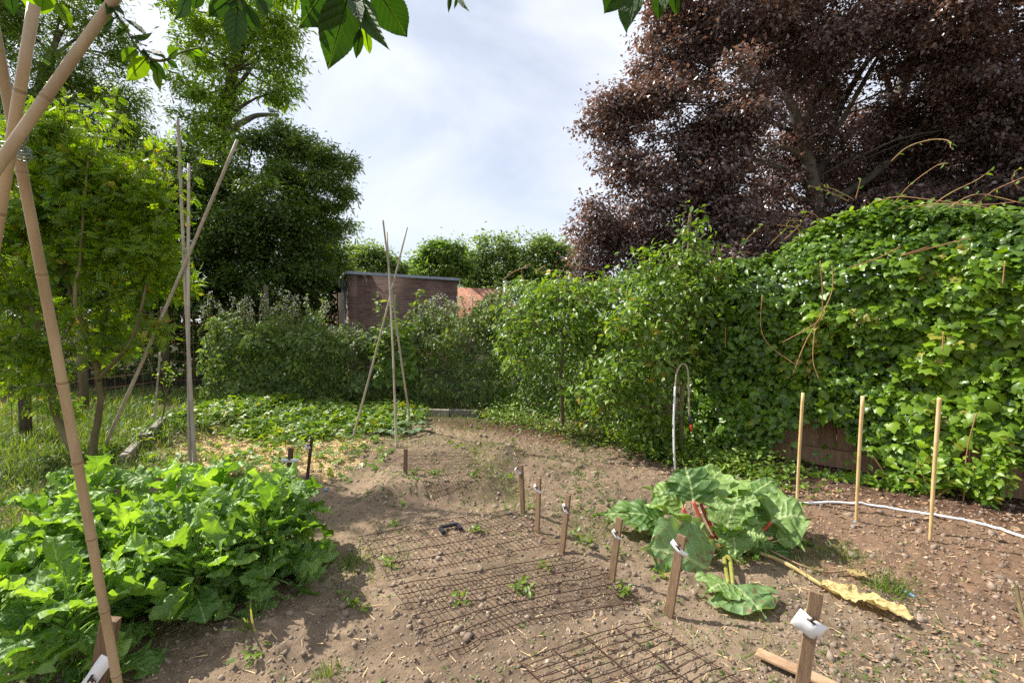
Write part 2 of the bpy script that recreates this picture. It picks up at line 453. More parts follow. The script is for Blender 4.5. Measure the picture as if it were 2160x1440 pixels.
M['wiregreen'] = surf('tie_wire', (.18, .24, .20), (.30, .36, .32), .4, 9, bump=.05, metallic=.5)
M['stalk'] = surf('red_rhubarb_stalk', (.34, .03, .018), (.46, .12, .05), .35, 8, (4, 4, .8), .15, .002, spec=.5)
M['stalk_g'] = surf('green_rhubarb_stalk', (.22, .22, .05), (.32, .33, .09), .4, 8, (4, 4, .8), .15, .002)
M['tendril'] = surf('reddish_creeper_stem', (.26, .12, .06), (.36, .24, .09), .6, 12, bump=.1)
M['twig'] = surf('dark_twig', (.05, .055, .02), (.10, .10, .035), .7, 12, bump=.2)
M['crumb'] = surf('soil_crumb', (.17, .13, .098), (.30, .235, .175), .95, 30, bump=.6, bdist=.004)
M['stone'] = surf('pebble', (.25, .20, .15), (.46, .38, .30), .8, 20, bump=.3)
M['chip'] = surf('wood_chip', (.48, .33, .15), (.72, .55, .32), .85, 20, bump=.2)
M['litter'] = surf('dry_litter', (.17, .09, .05), (.42, .28, .17), .85, 20, bump=.2)
M['metal'] = surf('zinc', (.27, .29, .32), (.40, .42, .46), .45, 5, bump=.05, metallic=.3)
M['darkglass'] = surf('dark_window', (.02, .025, .03), (.04, .045, .05), .15, 5, bump=.0, spec=.6)
M['blue'] = surf('blue_scrap', (.10, .22, .30), (.25, .42, .50), .5, 20, bump=.2)
M['roofedge'] = surf('roof_trim', (.24, .28, .32), (.34, .38, .42), .5, 5, bump=.05)

def brickmat(name, c1, c2, mort, sc, tile=False):
    m = bpy.data.materials.new(name); n, o = nodes(m)
    t = n.nodes.new('ShaderNodeUVMap')
    b = n.nodes.new('ShaderNodeTexBrick')
    b.inputs['Scale'].default_value = 1
    b.inputs['Brick Width'].default_value = .22 * sc; b.inputs['Row Height'].default_value = .068 * sc
    b.inputs['Mortar Size'].default_value = .007 * sc; b.inputs['Mortar Smooth'].default_value = .2
    b.inputs['Color1'].default_value = c4(c1); b.inputs['Color2'].default_value = c4(c2); b.inputs['Mortar'].default_value = c4(mort)
    n.links.new(t.outputs[0], b.inputs['Vector'])
    nz = n.nodes.new('ShaderNodeTexNoise'); nz.inputs['Scale'].default_value = 1.6; nz.inputs['Detail'].default_value = 8
    n.links.new(t.outputs[0], nz.inputs['Vector'])
    mx = n.nodes.new('ShaderNodeMix'); mx.data_type = 'RGBA'; mx.blend_type = 'MULTIPLY'; mx.inputs[0].default_value = .8
    r = n.nodes.new('ShaderNodeValToRGB'); r.color_ramp.elements[0].color = (.55, .5, .5, 1); r.color_ramp.elements[1].color = (1.25, 1.25, 1.25, 1)
    r.color_ramp.elements[0].position = .3; r.color_ramp.elements[1].position = .7
    n.links.new(nz.outputs[0], r.inputs[0])
    n.links.new(b.outputs['Color'], mx.inputs[6]); n.links.new(r.outputs[0], mx.inputs[7])
    p = n.nodes.new('ShaderNodeBsdfPrincipled'); p.inputs['Roughness'].default_value = .9
    n.links.new(mx.outputs[2], p.inputs['Base Color'])
    bp = n.nodes.new('ShaderNodeBump'); bp.inputs['Strength'].default_value = .7; bp.inputs['Distance'].default_value = .008; bp.invert = True
    n.links.new(b.outputs['Fac'], bp.inputs['Height']); n.links.new(bp.outputs[0], p.inputs['Normal'])
    n.links.new(p.outputs[0], o.inputs[0])
    return m
M['brick'] = brickmat('brown_brick', (.12, .068, .046), (.20, .118, .082), (.20, .165, .14), 1.0)
M['tiles'] = brickmat('orange_tiles', (.33, .15, .085), (.42, .21, .13), (.22, .09, .05), 2.2)

# ------------------------------------------------------------------ tagging
def tag(o, label, cat, group=None, kind=None):
    if label: o['label'] = label
    if cat: o['category'] = cat
    if group: o['group'] = group
    if kind: o['kind'] = kind
    return o
def empty(name, loc, label, cat, group=None):
    o = bpy.data.objects.new(name, None); C.objects.link(o)
    o.location = loc; o.empty_display_size = .1
    bpy.context.view_layer.update() if False else None
    return tag(o, label, cat, group)

# ------------------------------------------------------------------ ground
def axis(lo, hi, step0, grow, far):
    a = [lo]; s = step0
    while a[-1] < hi: a.append(a[-1] + s)
    while a[-1] < far: s *= grow; a.append(a[-1] + s)
    s = step0; b = [lo]
    while b[-1] > -far: s *= grow; b.append(b[-1] - s)
    return np.array(b[1:][::-1] + a)
gx = axis(-4.6, 4.4, .0155, 1.25, 400)
ys = [1.35]
while ys[-1] < 8: ys.append(ys[-1] + max(.009, .0042 * ys[-1]))
s_ = .05
while ys[-1] < 500: s_ *= 1.18; ys.append(ys[-1] + s_)
yb = [1.35]; s_ = .012
while yb[-1] > -60: s_ *= 1.25; yb.append(yb[-1] - s_)
gy = np.array(yb[1:][::-1] + ys)
X, Y = np.meshgrid(gx, gy)
Z = HG(X, Y)
nx, ny = len(gx), len(gy)
idx = np.arange(nx * ny).reshape(ny, nx)
gq = np.stack([idx[:-1, :-1], idx[:-1, 1:], idx[1:, 1:], idx[1:, :-1]], -1).reshape(-1, 4)
gmb = MB(); gmb.add(np.stack([X, Y, Z], -1).reshape(-1, 3), gq, None, 0.5)
gm = gmb.mesh('ground', True)
# real ground colours by zone
def zone(px0, px1, py0, py1):
    a = G(px0, py1); return a
fx, fy = X.ravel(), Y.ravel()
n1 = fbm(fx, fy, 1.1, 4, 40) ; n2 = fbm(fx, fy, 5, 3, 41)
soil = np.array([.245, .185, .127]); soil2 = np.array([.19, .14, .094])
col = soil[None] * (1 + 1.3 * n1[:, None]) * .6 + soil2[None] * (1 + 1.3 * n2[:, None]) * .4
def mixc(col, c, w):
    w = np.clip(w, 0, 1)[:, None]
    return col * (1 - w) + np.array(c)[None] * w
nn = n1 + .6 * n2
red = ss(.0, .35, (fx - (1.35 + .25 * (3.6 - fy))) + nn)
col = mixc(col, (.20, .125, .082), red * .8)
col = mixc(col, (.13, .095, .07), ss(.08, .22, fbm(fx, fy, 2.3, 4, 91)) * .45)
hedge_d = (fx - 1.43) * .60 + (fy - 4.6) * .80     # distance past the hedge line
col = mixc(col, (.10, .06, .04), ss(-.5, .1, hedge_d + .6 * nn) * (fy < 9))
mulch = ss(.0, .25, .85 - np.sqrt(((fx + 2.55) / 1.15) ** 2 + ((fy - 4.75) / .95) ** 2) + 1.2 * nn)
col = mixc(col, (.58, .42, .22), mulch * (fx > -3.9) * .95)
grz = ss(-3.6, -3.95, fx - .28 * (fy - 4.5))
col = mixc(col, (.09, .085, .04), grz * .85)
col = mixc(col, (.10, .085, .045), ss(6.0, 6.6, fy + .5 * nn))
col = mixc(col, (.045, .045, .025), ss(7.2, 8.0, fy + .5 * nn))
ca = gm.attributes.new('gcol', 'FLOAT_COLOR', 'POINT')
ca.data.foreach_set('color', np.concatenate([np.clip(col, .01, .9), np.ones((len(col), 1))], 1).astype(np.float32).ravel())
m = bpy.data.materials.new('garden_soil'); n, o = nodes(m)
at = n.nodes.new('ShaderNodeAttribute'); at.attribute_name = 'gcol'
t = n.nodes.new('ShaderNodeTexCoord')
nz = n.nodes.new('ShaderNodeTexNoise'); nz.inputs['Scale'].default_value = 90; nz.inputs['Detail'].default_value = 6; nz.inputs['Roughness'].default_value = .75
n.links.new(t.outputs['Object'], nz.inputs['Vector'])
nf = n.nodes.new('ShaderNodeTexNoise'); nf.inputs['Scale'].default_value = 9; nf.inputs['Detail'].default_value = 7; nf.inputs['Roughness'].default_value = .7
n.links.new(t.outputs['Object'], nf.inputs['Vector'])
r = n.nodes.new('ShaderNodeValToRGB'); r.color_ramp.elements[0].color = (.55, .53, .5, 1); r.color_ramp.elements[1].color = (1.35, 1.36, 1.38, 1)
r.color_ramp.elements[0].position = .32; r.color_ramp.elements[1].position = .68
ad = n.nodes.new('ShaderNodeMath'); ad.operation = 'MULTIPLY_ADD'; ad.inputs[1].default_value = .5
n.links.new(nz.outputs[0], ad.inputs[0])
h2 = n.nodes.new('ShaderNodeMath'); h2.operation = 'MULTIPLY'; h2.inputs[1].default_value = .5
n.links.new(nf.outputs[0], h2.inputs[0]); n.links.new(h2.outputs[0], ad.inputs[2])
n.links.new(ad.outputs[0], r.inputs[0])
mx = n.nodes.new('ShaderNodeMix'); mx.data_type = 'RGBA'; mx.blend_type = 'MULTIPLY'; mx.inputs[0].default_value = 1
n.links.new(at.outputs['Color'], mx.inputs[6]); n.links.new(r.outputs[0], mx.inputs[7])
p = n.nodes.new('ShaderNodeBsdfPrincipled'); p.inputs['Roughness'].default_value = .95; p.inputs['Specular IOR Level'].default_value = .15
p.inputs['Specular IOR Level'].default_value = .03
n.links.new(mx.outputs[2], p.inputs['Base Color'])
bp = n.nodes.new('ShaderNodeBump'); bp.inputs['Strength'].default_value = .8; bp.inputs['Distance'].default_value = .012
n.links.new(nz.outputs[0], bp.inputs['Height']); n.links.new(bp.outputs[0], p.inputs['Normal'])
n.links.new(p.outputs[0], o.inputs[0])
gm.materials.append(m)
go = bpy.data.objects.new('ground', gm); C.objects.link(go); go['kind'] = 'structure'

# ------------------------------------------------------------------ building
def wallseg(mb, a, b, z0, z1, th=.2):
    """vertical wall slab from a to b (xy), UV in metres"""
    a = Vector(a); b = Vector(b); d = (b - a); L_ = d.length; d.normalize(); nrm = Vector((d.y, -d.x))
    a2, b2 = a - nrm * th, b - nrm * th
    pts = [(a, z0), (b, z0), (b, z1), (a, z1), (b2, z0), (a2, z0), (a2, z1), (b2, z1)]
    v = [(p_.x, p_.y, z) for p_, z in pts]
    uv = [(0, z0), (L_, z0), (L_, z1), (0, z1), (L_, z0), (0, z0), (0, z1), (L_, z1)]
    mb.add(v, [(0, 1, 2, 3), (4, 5, 6, 7), (3, 2, 7, 6), (1, 4, 7, 2), (5, 0, 3, 6)], None, .5, uv)
D0 = 10.7
cB = P(735, 578, D0); cR = P(965, 590, D0 * 1.16); cL = P(694, 612, D0 * 1.52)
ztop = cB.z
bd = empty('brick_shed', (cB.x, cB.y, 0), 'flat roofed brown brick building with a grey roof edge beyond the hedge', 'building')
B2 = Vector((cB.x, cB.y)); R2 = Vector((cR.x, cR.y)); L2 = Vector((cL.x, cL.y))
dR = (R2 - B2); Rn = B2 + dR * 1.0; Bk = Rn + (L2 - B2)
w = MB(); wallseg(w, B2, Rn, -.1, ztop); w.build('front_wall', M['brick'], bd)
w = MB(); wallseg(w, L2, B2, -.1, ztop - .002); w.build('side_wall', M['brick'], bd)
w = MB(); wallseg(w, Rn, Bk, -.1, ztop - .003); wallseg(w, Bk, L2, -.1, ztop - .004); w.build('back_wall', M['brick'], bd)
w = MB()
e = .05
def rim(mb, a, b, z, hgt=.07, o_=.05):
    a = Vector(a); b = Vector(b); d = (b - a).normalized(); nn_ = Vector((d.y, -d.x))
    c = (a + b) / 2 + nn_ * (o_ / 2 - .05)
    mb.box((c.x, c.y, z), ((b - a).length + .1, .2, hgt), ((d.x, d.y, 0), (nn_.x, nn_.y, 0), (0, 0, 1)), a=.5)
rim(w, B2, Rn, ztop + .03); rim(w, L2, B2, ztop + .025)
w.build('roof_edge', M['roofedge'], bd)
w = MB(); q4 = [B2, Rn, Bk, L2]; w.add([(p_.x, p_.y, ztop - .02) for p_ in q4] + [(p_.x, p_.y, ztop - .12) for p_ in q4], [(0, 1, 2, 3), (7, 6, 5, 4)]); w.build('roof', M['metal'], bd)
dL = (L2 - B2).normalized(); nL = Vector((-dL.y, dL.x)); nL = nL if nL.x < 0 else -nL
pp = B2 + dL * .35 + nL * .07
w = MB(); w.tube([(pp.x, pp.y, 0), (pp.x, pp.y, ztop - .3)], .045, 10); w.build('downpipe', M['metal'], bd)
w = MB()
w.box((pp.x, pp.y, ztop - .2), (.2, .2, .22), bev=.03); w.build('rain_hopper', M['metal'], bd)
pw = B2 + dL * 1.6 + nL * .005
w = MB(); w.box((pw.x, pw.y, 1.2), (1.0, .05, .9), ((dL.x, dL.y, 0), (nL.x, nL.y, 0), (0, 0, 1))); wn = w.build('window', M['darkglass'], bd)
# tiled house
hs = empty('tiled_house', P(1010, 640, 17), 'low house with an orange clay tile roof showing right of the brick building', 'building')
a = P(940, 618, 17); b = P(1150, 590, 20); ridge_z = a.z
w = MB()
A0 = P(900, 612, 17.0); A1 = P(1100, 590, 18.8)
z_e, z_r = 1.55, P(1028, 604, 18).z + .05
dd = Vector((A1.x - A0.x, A1.y - A0.y)); Lr = dd.length; dd.normalize(); nb = Vector((-dd.y, dd.x))
v = []
for u_ in (0, 1):
    for off, z in ((-.1, z_e - .05), (1.6, z_r), (3.3, z_e - .05)):
        q_ = Vector((A0.x, A0.y)) + dd * Lr * u_ + nb * off
        v.append((q_.x, q_.y, z))
uvs = [(0, 0), (0, 1.9), (0, 3.8), (Lr, 0), (Lr, 1.9), (Lr, 3.8)]
w.add(v, [(0, 3, 4, 1), (1, 4, 5, 2)], None, .5, uvs); w.build('tile_roof', M['tiles'], hs)
w = MB()
cs = [Vector((A0.x, A0.y)) + nb * .15, Vector((A1.x, A1.y)) + nb * .15, Vector((A1.x, A1.y)) + nb * 3.1, Vector((A0.x, A0.y)) + nb * 3.1]
for i in range(4): wallseg(w, cs[i], cs[(i + 1) % 4], -.1, z_e - .02 * i - .03, .2)
w.build('house_wall', M['brick'], hs)
pc = P(1066, 606, 18.6)
w = MB(); w.tube([(pc.x, pc.y, z_r - .8), (pc.x, pc.y, z_r + .12)], .07, 10); w.tube([(pc.x, pc.y, z_r + .14), (pc.x, pc.y, z_r + .2)], .10, 10); w.build('vent_pipe', M['hose'], hs)

# ------------------------------------------------------------------ trees
def lob(px, py, d, rx, ry, rz=None, wgt=1.0):
    c = P(px, py, d); k = d / F
    return (c, rx * k, (rz if rz else rx * k * .9), ry * k, wgt)

def crown(parent, lobes, n, tmpl, size, mat, csize, flat=.6, per=60, name='crown', shell=.45, droop=.3, upb=.7, twigs=None, rootp=None, twr=.012, nsub=6):
    mb = MB(); tw = MB()
    if nsub:
        L2_ = []
        for l in lobes:
            c, rx, ry, rz, w_ = l
            L2_.append((c, rx * .72, ry * .72, rz * .72, w_ * 1.0))
            for _ in range(nsub):
                u = rng.normal(size=3); u = u / np.linalg.norm(u) * rng.uniform(.55, 1.12); k = rng.uniform(.2, .48)
                L2_.append((c + Vector((u[0] * rx, u[1] * ry, u[2] * rz)), rx * k, ry * k, rz * k, w_ * .9))
        lobes = L2_
    wt = np.array([(l[1] * l[2] * l[3]) ** (2 / 3) * l[4] for l in lobes]); wt /= wt.sum()
    for l, f in zip(lobes, wt):
        c, rx, ry, rz, _ = l
        K = max(3, int(n * f / per))
        u = norm(rng.normal(size=(K, 3))); rr = shell + (1 - shell) * rng.random((K, 1)) ** .6
        cc = np.array(c)[None] + u * rr * np.array([rx, ry, rz])[None]
        m_ = int(n * f / K)
        cs_ = csize * rng.uniform(.55, 1.35, (K, 1, 1))
        g = rng.normal(size=(K, m_, 3)) * np.array([1, 1, flat])
        # gaussian with cut tails and spray like elongation outwards
        g = np.clip(g, -1.7, 1.7)
        al = rng.normal(size=(K, m_, 1)) * .7
        pos = cc[:, None] + g * cs_ + u[:, None] * al * cs_
        outv = pos - np.array(c)
        outv = norm(outv)
        nr = outv * .45 + np.array([0, 0, upb]) + rng.normal(size=pos.shape) * .55
        dr = outv * .8 + rng.normal(size=pos.shape) * .6 + np.array([0, 0, -droop])
        vb = rng.random((K, 1)) * .35
        va = np.clip(rng.random((K, m_)) * .7 + vb, 0, 1)
        scatter(mb, tmpl, pos.reshape(-1, 3), nr.reshape(-1, 3), dr.reshape(-1, 3), size * rng.uniform(.65, 1.2, K * m_), va.ravel())
        if twigs is not None:
            for k in range(0, K, twigs):
                p0 = Vector(c) ; p1 = Vector(cc[k]); md = (p0 + p1) / 2 + Vector(rng.normal(size=3)) * .12 * (p1 - p0).length
                tw.tube([p0, md, p1], [twr * 1.6, twr, twr * .35], 4, cap=False)
    o = mb.build(name, mat, parent)
    return o, tw

def limb(mb, pts, r0, r1, n=8, sub=4, wig=.03):
    pts = [Vector(p) for p in pts]; out_ = []
    for i in range(len(pts) - 1):
        p0 = pts[max(i - 1, 0)]; p1 = pts[i]; p2 = pts[i + 1]; p3 = pts[min(i + 2, len(pts) - 1)]
        for k in range(sub):
            t = k / sub
            q_ = .5 * ((2 * p1) + (p2 - p0) * t + (2 * p0 - 5 * p1 + 4 * p2 - p3) * t * t + (3 * p1 - p0 - 3 * p2 + p3) * t ** 3)
            q_ = q_ + Vector(rng.normal(size=3)) * wig * (p2 - p1).length * .3
            out_.append(q_)
    out_.append(pts[-1])
    m_ = len(out_)
    mb.tube(out_, [r0 + (r1 - r0) * (i / (m_ - 1)) ** .8 for i in range(m_)], n)
    return out_

def tree(name, label, base, lobes, n, tmpl, size, mat, csize, r0=.2, bark='bark', group=None, trunk=None, limbs=(), flat=.6, per=60, twigs=3, lk=.2, **kw):
    e_ = empty(name, base, label, 'tree', group)
    tmb = MB()
    base = Vector(base)
    if trunk is None:
        top = sum((l[0] for l in lobes), Vector()) / len(lobes)
        trunk = [base, base.lerp(top, .45) + Vector((.1, 0, 0)), top]
    limb(tmb, trunk, r0, r0 * .35)
    for l in lobes:
        tp = min((Vector(t_) for t_ in trunk[1:]), key=lambda t_: (t_ - l[0]).length + max(0, t_.z - l[0].z) * 2)
        md = tp.lerp(l[0], .5) + Vector((0, 0, .08 * (l[0] - tp).length))
        limb(tmb, [tp, md, l[0]], r0 * lk, r0 * lk * .3, 6)
    for pts, a_, b_ in limbs: limb(tmb, pts, a_, b_, 9)
    o, tw = crown(e_, lobes, n, tmpl, size, mat, csize, flat, per, twigs=twigs, twr=r0 * .06, **kw)
    if tw.n: tmb.add(np.concatenate(tw.v), np.concatenate(tw.q), None, .4)
    tmb.build('trunk', M[bark], e_, True)
    return e_
TG = 'trees beyond the garden'

# copper beech
d = 12.0
bl = [lob(1345, 220, d, 95, 70), lob(1275, 240, d, 50, 45, .6), lob(1310, 330, d, 70, 90), lob(1430, 330, d, 140, 120), lob(1440, 120, d, 95, 110), lob(1400, 30, d, 50, 60),
      lob(1560, 40, d, 150, 110), lob(1545, 230, d - .8, 100, 115), lob(1400, 460, d, 120, 80), lob(1540, 430, d, 120, 100), lob(1750, 30, d, 190, 100),
      lob(1950, 60, d - .6, 200, 110), lob(2120, 130, d - .8, 150, 150), lob(1960, 230, d + 1.5, 130, 90), lob(2080, 260, d, 150, 80), lob(1780, 300, d + 2.6, 170, 130, None, .7), lob(1950, 470, d, 170, 60),
      lob(2130, 420, d + .4, 120, 90), lob(1620, 500, d + 1, 140, 70), lob(1800, 500, d + 2.5, 200, 60), lob(1270, 500, d + .4, 60, 55), lob(1240, 550, d + .6, 45, 60), lob(1340, 540, d + .5, 90, 60), lob(1255, 460, d, 30, 40, .5, 1),
      lob(1700, 170, d + 2.2, 80, 60), lob(2260, 250, d, 160, 200), lob(1650, 430, d + 1.5, 110, 80), lob(1820, 400, d + 3, 170, 80), lob(2000, 360, d + 3, 150, 90), lob(2140, 330, d + 2, 100, 90), lob(1500, 540, d, 150, 60), lob(1650, 330, d + 1.6, 90, 70), lob(1980, 440, d + 1.5, 200, 60), lob(1700, -160, d, 300, 150, None, .5), lob(2100, -150, d, 300, 150, None, .5)]
tb = P(1730, 700, 13.2); tb.z = 0
trk = [tb, P(1725, 480, 13.2), P(1712, 380, 13), P(1690, 280, 12.8), P(1655, 190, 12.6)]
tb2 = P(1895, 700, 14); tb2.z = 0
lm = [([P(1712, 380, 13), P(1740, 330, 13), P(1765, 240, 13.2), P(1830, 130, 13.2), P(1900, 80, 13)], .16, .05),
      ([P(1700, 335, 12.9), P(1650, 310, 12.7), P(1600, 330, 12.4)], .09, .03),
      ([P(1740, 310, 13), P(1790, 230, 12.8), P(1860, 110, 12.4), P(1900, 70, 12)], .10, .03),
      ([P(1690, 280, 12.8), P(1740, 165, 12.9), P(1745, 60, 12.8)], .12, .04),
      ([P(1745, 430, 13), P(1840, 370, 13), P(1920, 300, 13), P(1960, 240, 12.6)], .15, .05),
      ([tb2, P(1895, 420, 14), P(1890, 260, 14), P(1920, 130, 13.6), P(1960, 40, 13.4)], .30, .12),
      ([P(1890, 260, 14), P(1875, 190, 13.8), P(1850, 90, 13.6)], .13, .05),
      ([P(2010, 390, 13), P(2090, 350, 12.6), P(2200, 290, 12.2)], .16, .09),
      ([P(1895, 450, 14), P(2010, 390, 13)], .18, .16),
      ([P(1715, 430, 13.1), P(1640, 400, 12.9), P(1560, 385, 12.6)], .08, .03)]
tree('copper_beech', 'large dark purple copper beech filling the sky above the ivy hedge', tb, bl, 380000, T_SIMPLE, .120, M['beech'], .17, r0=.30, bark='beechbark', trunk=trk, limbs=lm, flat=.55, per=55, group=None, twigs=9, upb=.8, lk=.12, nsub=9, shell=.3)

# left ash
d = 12
bl = [lob(40, 60, d, 110, 70), lob(150, 40, d, 60, 40), lob(225, 60, d, 45, 45), lob(200, 170, d, 80, 50), lob(255, 120, d, 35, 30), lob(60, 190, d, 90, 60), lob(270, 210, d, 45, 50), lob(170, 260, d, 120, 50), lob(-80, 100, d, 120, 180), lob(150, -60, d, 130, 60), lob(250, 320, d, 80, 60), lob(80, 330, d, 140, 70)]
b0 = P(60, 700, 12.5); b0.z = 0
tree('ash_tree', 'tall fine leaved green tree in the top left corner behind the yellow green shrub', b0, bl, 60000, T_NARROW, .14, M['ash'], .20, r0=.25, per=70, group=TG, trunk=[b0, P(50, 400, 12.4), P(70, 240, 12.2), P(110, 120, 12)], limbs=[([P(60, 230, 12.2), P(100, 120, 12), P(150, 40, 12)], .09, .03)])

# tall light tree with ivy trunk and dead branch
d = 11.5
bl = [lob(400, 25, d, 40, 20, .5), lob(440, 60, d, 40, 20, .5), lob(500, 40, d, 40, 30), lob(560, 50, d, 40, 22, .5), lob(580, 95, d, 32, 18, .5), lob(615, 60, d, 20, 26, .4), lob(610, 125, d, 34, 14, .4), lob(575, 150, d, 30, 16, .4), lob(600, 190, d, 30, 20, .4), lob(560, 200, d, 30, 14, .4), lob(400, 95, d, 32, 18, .5), lob(430, 130, d, 34, 18, .4), lob(395, 180, d, 28, 16, .4), lob(430, 200, d, 36, 18, .4),
      lob(490, 120, d, 26, 40, .3), lob(478, 180, d, 28, 45, .3), lob(476, 240, d, 32, 50, .3), lob(470, 300, d, 45, 40), lob(420, 260, d, 40, 22), lob(500, -40, d, 100, 50), lob(530, 90, d, 30, 20, .4)]
b0 = P(470, 720, 11.8); b0.z = 0
lt = tree('ivy_clad_tree', 'tall light green tree with leaf covered trunk and a bare dead branch', b0, bl, 21000, T_NARROW, .16, M['lime'], .13, r0=.22, per=45, group=TG,
     trunk=[b0, P(465, 400, 11.7), P(478, 250, 11.6), P(492, 150, 11.5), P(520, 60, 11.5)], limbs=[([P(492, 190, 11.5), P(540, 130, 11.5), P(570, 60, 11.5)], .06, .02), ([P(520, 150, 11.4), P(600, 200, 11.4)], .03, .01)])
w = MB(); limb(w, [P(480, 280, 11.5), P(512, 258, 11.4), P(545, 243, 11.4), P(588, 243, 11.4)], .10, .035, 8); w.build('dead_branch', M['beechbark'], lt)
bp_ = P(573, 238, 11.4)
w = MB()
w.blob(bp_ + Vector((0, 0, .05)), (.085, .05, .05), 10, 0); w.blob(bp_ + Vector((-.075, 0, .105)), (.03, .028, .03), 8, 0)
w.blob(bp_ + Vector((.11, 0, .03)), (.07, .02, .012), 8, 0); w.blob(bp_ + Vector((-.108, 0, .10)), (.016, .006, .006), 6, 0)
tag(w.build('bird', M['metal'], None, True), 'small grey bird perched on the bare dead branch', 'bird')

# dark trees
d = 10
bl = [lob(370, 330, d, 70, 45), lob(470, 370, d, 80, 55), lob(420, 440, d, 140, 80), lob(560, 430, d, 120, 80), lob(350, 430, d, 90, 90), lob(480, 520, d, 140, 70), lob(600, 520, d, 110, 80), lob(560, 600, d, 130, 60), lob(430, 600, d + .3, 110, 60), lob(640, 600, d, 70, 60), lob(535, 300, d, 38, 34), lob(660, 545, d, 60, 60)]
b0 = P(535, 760, 10.2); b0.z = 0
tree('dark_tree', 'broad almost black green tree behind the middle left of the fence', b0, bl, 90000, T_SIMPLE, .085, M['dark'], .13, r0=.2, per=80, group=TG)
d = 10.5
bl = [lob(595, 290, d, 36, 26), lob(640, 310, d, 42, 32), lob(690, 330, d, 35, 26, .5), lob(735, 345, d, 26, 16, .3), lob(700, 385, d, 40, 24, .5), lob(735, 405, d, 18, 18, .3), lob(690, 440, d, 40, 20, .5), lob(600, 370, d, 50, 40), lob(645, 370, d, 40, 30), lob(640, 430, d, 60, 30), lob(660, 480, d, 60, 30)]
b0 = P(600, 760, 10.5); b0.z = 0
tree('feathery_tree', 'feathery grey green tree leaning right out of the dark tree', b0, bl, 26000, T_NARROW, .12, M['ash'], .10, r0=.10, per=40, group=TG)
d = 13
bl = [lob(690, 530, d, 50, 50), lob(720, 560, d, 35, 50), lob(660, 590, d, 60, 60), lob(640, 650, d, 80, 50)]
b0 = P(680, 760, 13); b0.z = 0
tree('round_tree', 'small round dark tree touching the left end of the brick building', b0, bl, 18000, T_SIMPLE, .11, M['ash'], .16, r0=.12, per=50, group=TG)
d = 19
bl = [lob(770, 545, d, 30, 25), lob(800, 550, d, 35, 30), lob(830, 570, d, 25, 20), lob(800, 585, d, 55, 22), lob(740, 570, d, 25, 30)]
b0 = P(790, 740, 19); b0.z = 0
tree('walnut_tree', 'small olive green tree directly behind the brick building roof', b0, bl, 9000, T_SIMPLE, .17, M['far'], .2, r0=.14, per=30, group=TG)
d = 21
bl = [lob(905, 535, d, 30, 24), lob(945, 525, d, 38, 20), lob(890, 570, d, 30, 20), lob(950, 560, d, 45, 25), lob(910, 590, d, 60, 22)]
b0 = P(930, 740, 21); b0.z = 0
tree('oak_tree', 'dark green spreading tree at the left of the distant tree line', b0, bl, 12000, T_SIMPLE, .18, M['far_d'], .2, r0=.18, per=30, group=TG)
d = 24
bl = [lob(1020, 535, d, 40, 32), lob(1060, 530, d, 42, 30), lob(1000, 580, d, 40, 40), lob(1060, 580, d, 60, 40), lob(1030, 640, d, 60, 50)]
b0 = P(1040, 740, 24); b0.z = 0
tree('poplar_tree', 'pale green tree in the middle of the distant tree line', b0, bl, 15000, T_SIMPLE, .19, M['far'], .24, r0=.22, per=30, group=TG)
bl = [lob(1130, 520, d, 38, 26), lob(1175, 520, d, 36, 26), lob(1130, 565, d, 60, 40), lob(1190, 570, d, 50, 40), lob(1100, 600, d, 60, 40), lob(1180, 620, d, 70, 40)]
b0 = P(1150, 740, 24); b0.z = 0
tree('maple_tree', 'round topped green tree between the distant tree line and the copper beech', b0, bl, 16000, T_SIMPLE, .19, M['far'], .24, r0=.22, per=30, group=TG)
# understorey behind the left shrub
d = 8.8
bl = [lob(60, 480, d, 140, 90), lob(200, 480, d, 140, 90), lob(300, 560, d, 100, 90), lob(120, 600, d, 140, 70), lob(330, 650, d, 90, 50), lob(-60, 560, d, 90, 130)]
b0 = P(180, 800, 8.8); b0.z = 0
tree('holly_tree', 'dark evergreen bush behind the left mesh fence', b0, bl, 42000, T_SIMPLE, .085, M['dark'], .16, r0=.08, per=60, group=TG)

# ------------------------------------------------------------------ left shrub
sh_b = G(190, 985)
d = sh_b.y
sh = empty('pinnate_shrub', sh_b, 'big yellow green multi stemmed shrub with feather like leaves beside the bean poles', 'shrub')
mb = MB()
def PP(px, py, dd_=0): return P(px, py, d + dd_)
limb(mb, [sh_b, PP(160, 955), PP(120, 880), PP(95, 780), PP(70, 660), PP(50, 540), PP(45, 400)], .045, .010)
limb(mb, [sh_b, PP(198, 930, .05), PP(210, 860, .05), PP(205, 780), PP(180, 700), PP(150, 620), PP(130, 500), PP(110, 380)], .040, .008)
limb(mb, [PP(207, 800), PP(245, 760, -.1), PP(280, 715, -.15), PP(300, 640, -.15), PP(315, 560), PP(325, 480)], .022, .006)
limb(mb, [PP(205, 780), PP(215, 700, .1), PP(235, 600, .1), PP(240, 480, .1), PP(225, 380, .1)], .028, .007)
limb(mb, [PP(60, 650), PP(30, 610, -.1), PP(0, 560, -.1)], .02, .006)
limb(mb, [PP(95, 780), PP(60, 720, .1), PP(20, 700, .1)], .016, .005)
limb(mb, [PP(190, 720), PP(160, 640, -.2), PP(170, 540, -.2), PP(180, 400, -.2), PP(190, 300, -.1)], .02, .006)
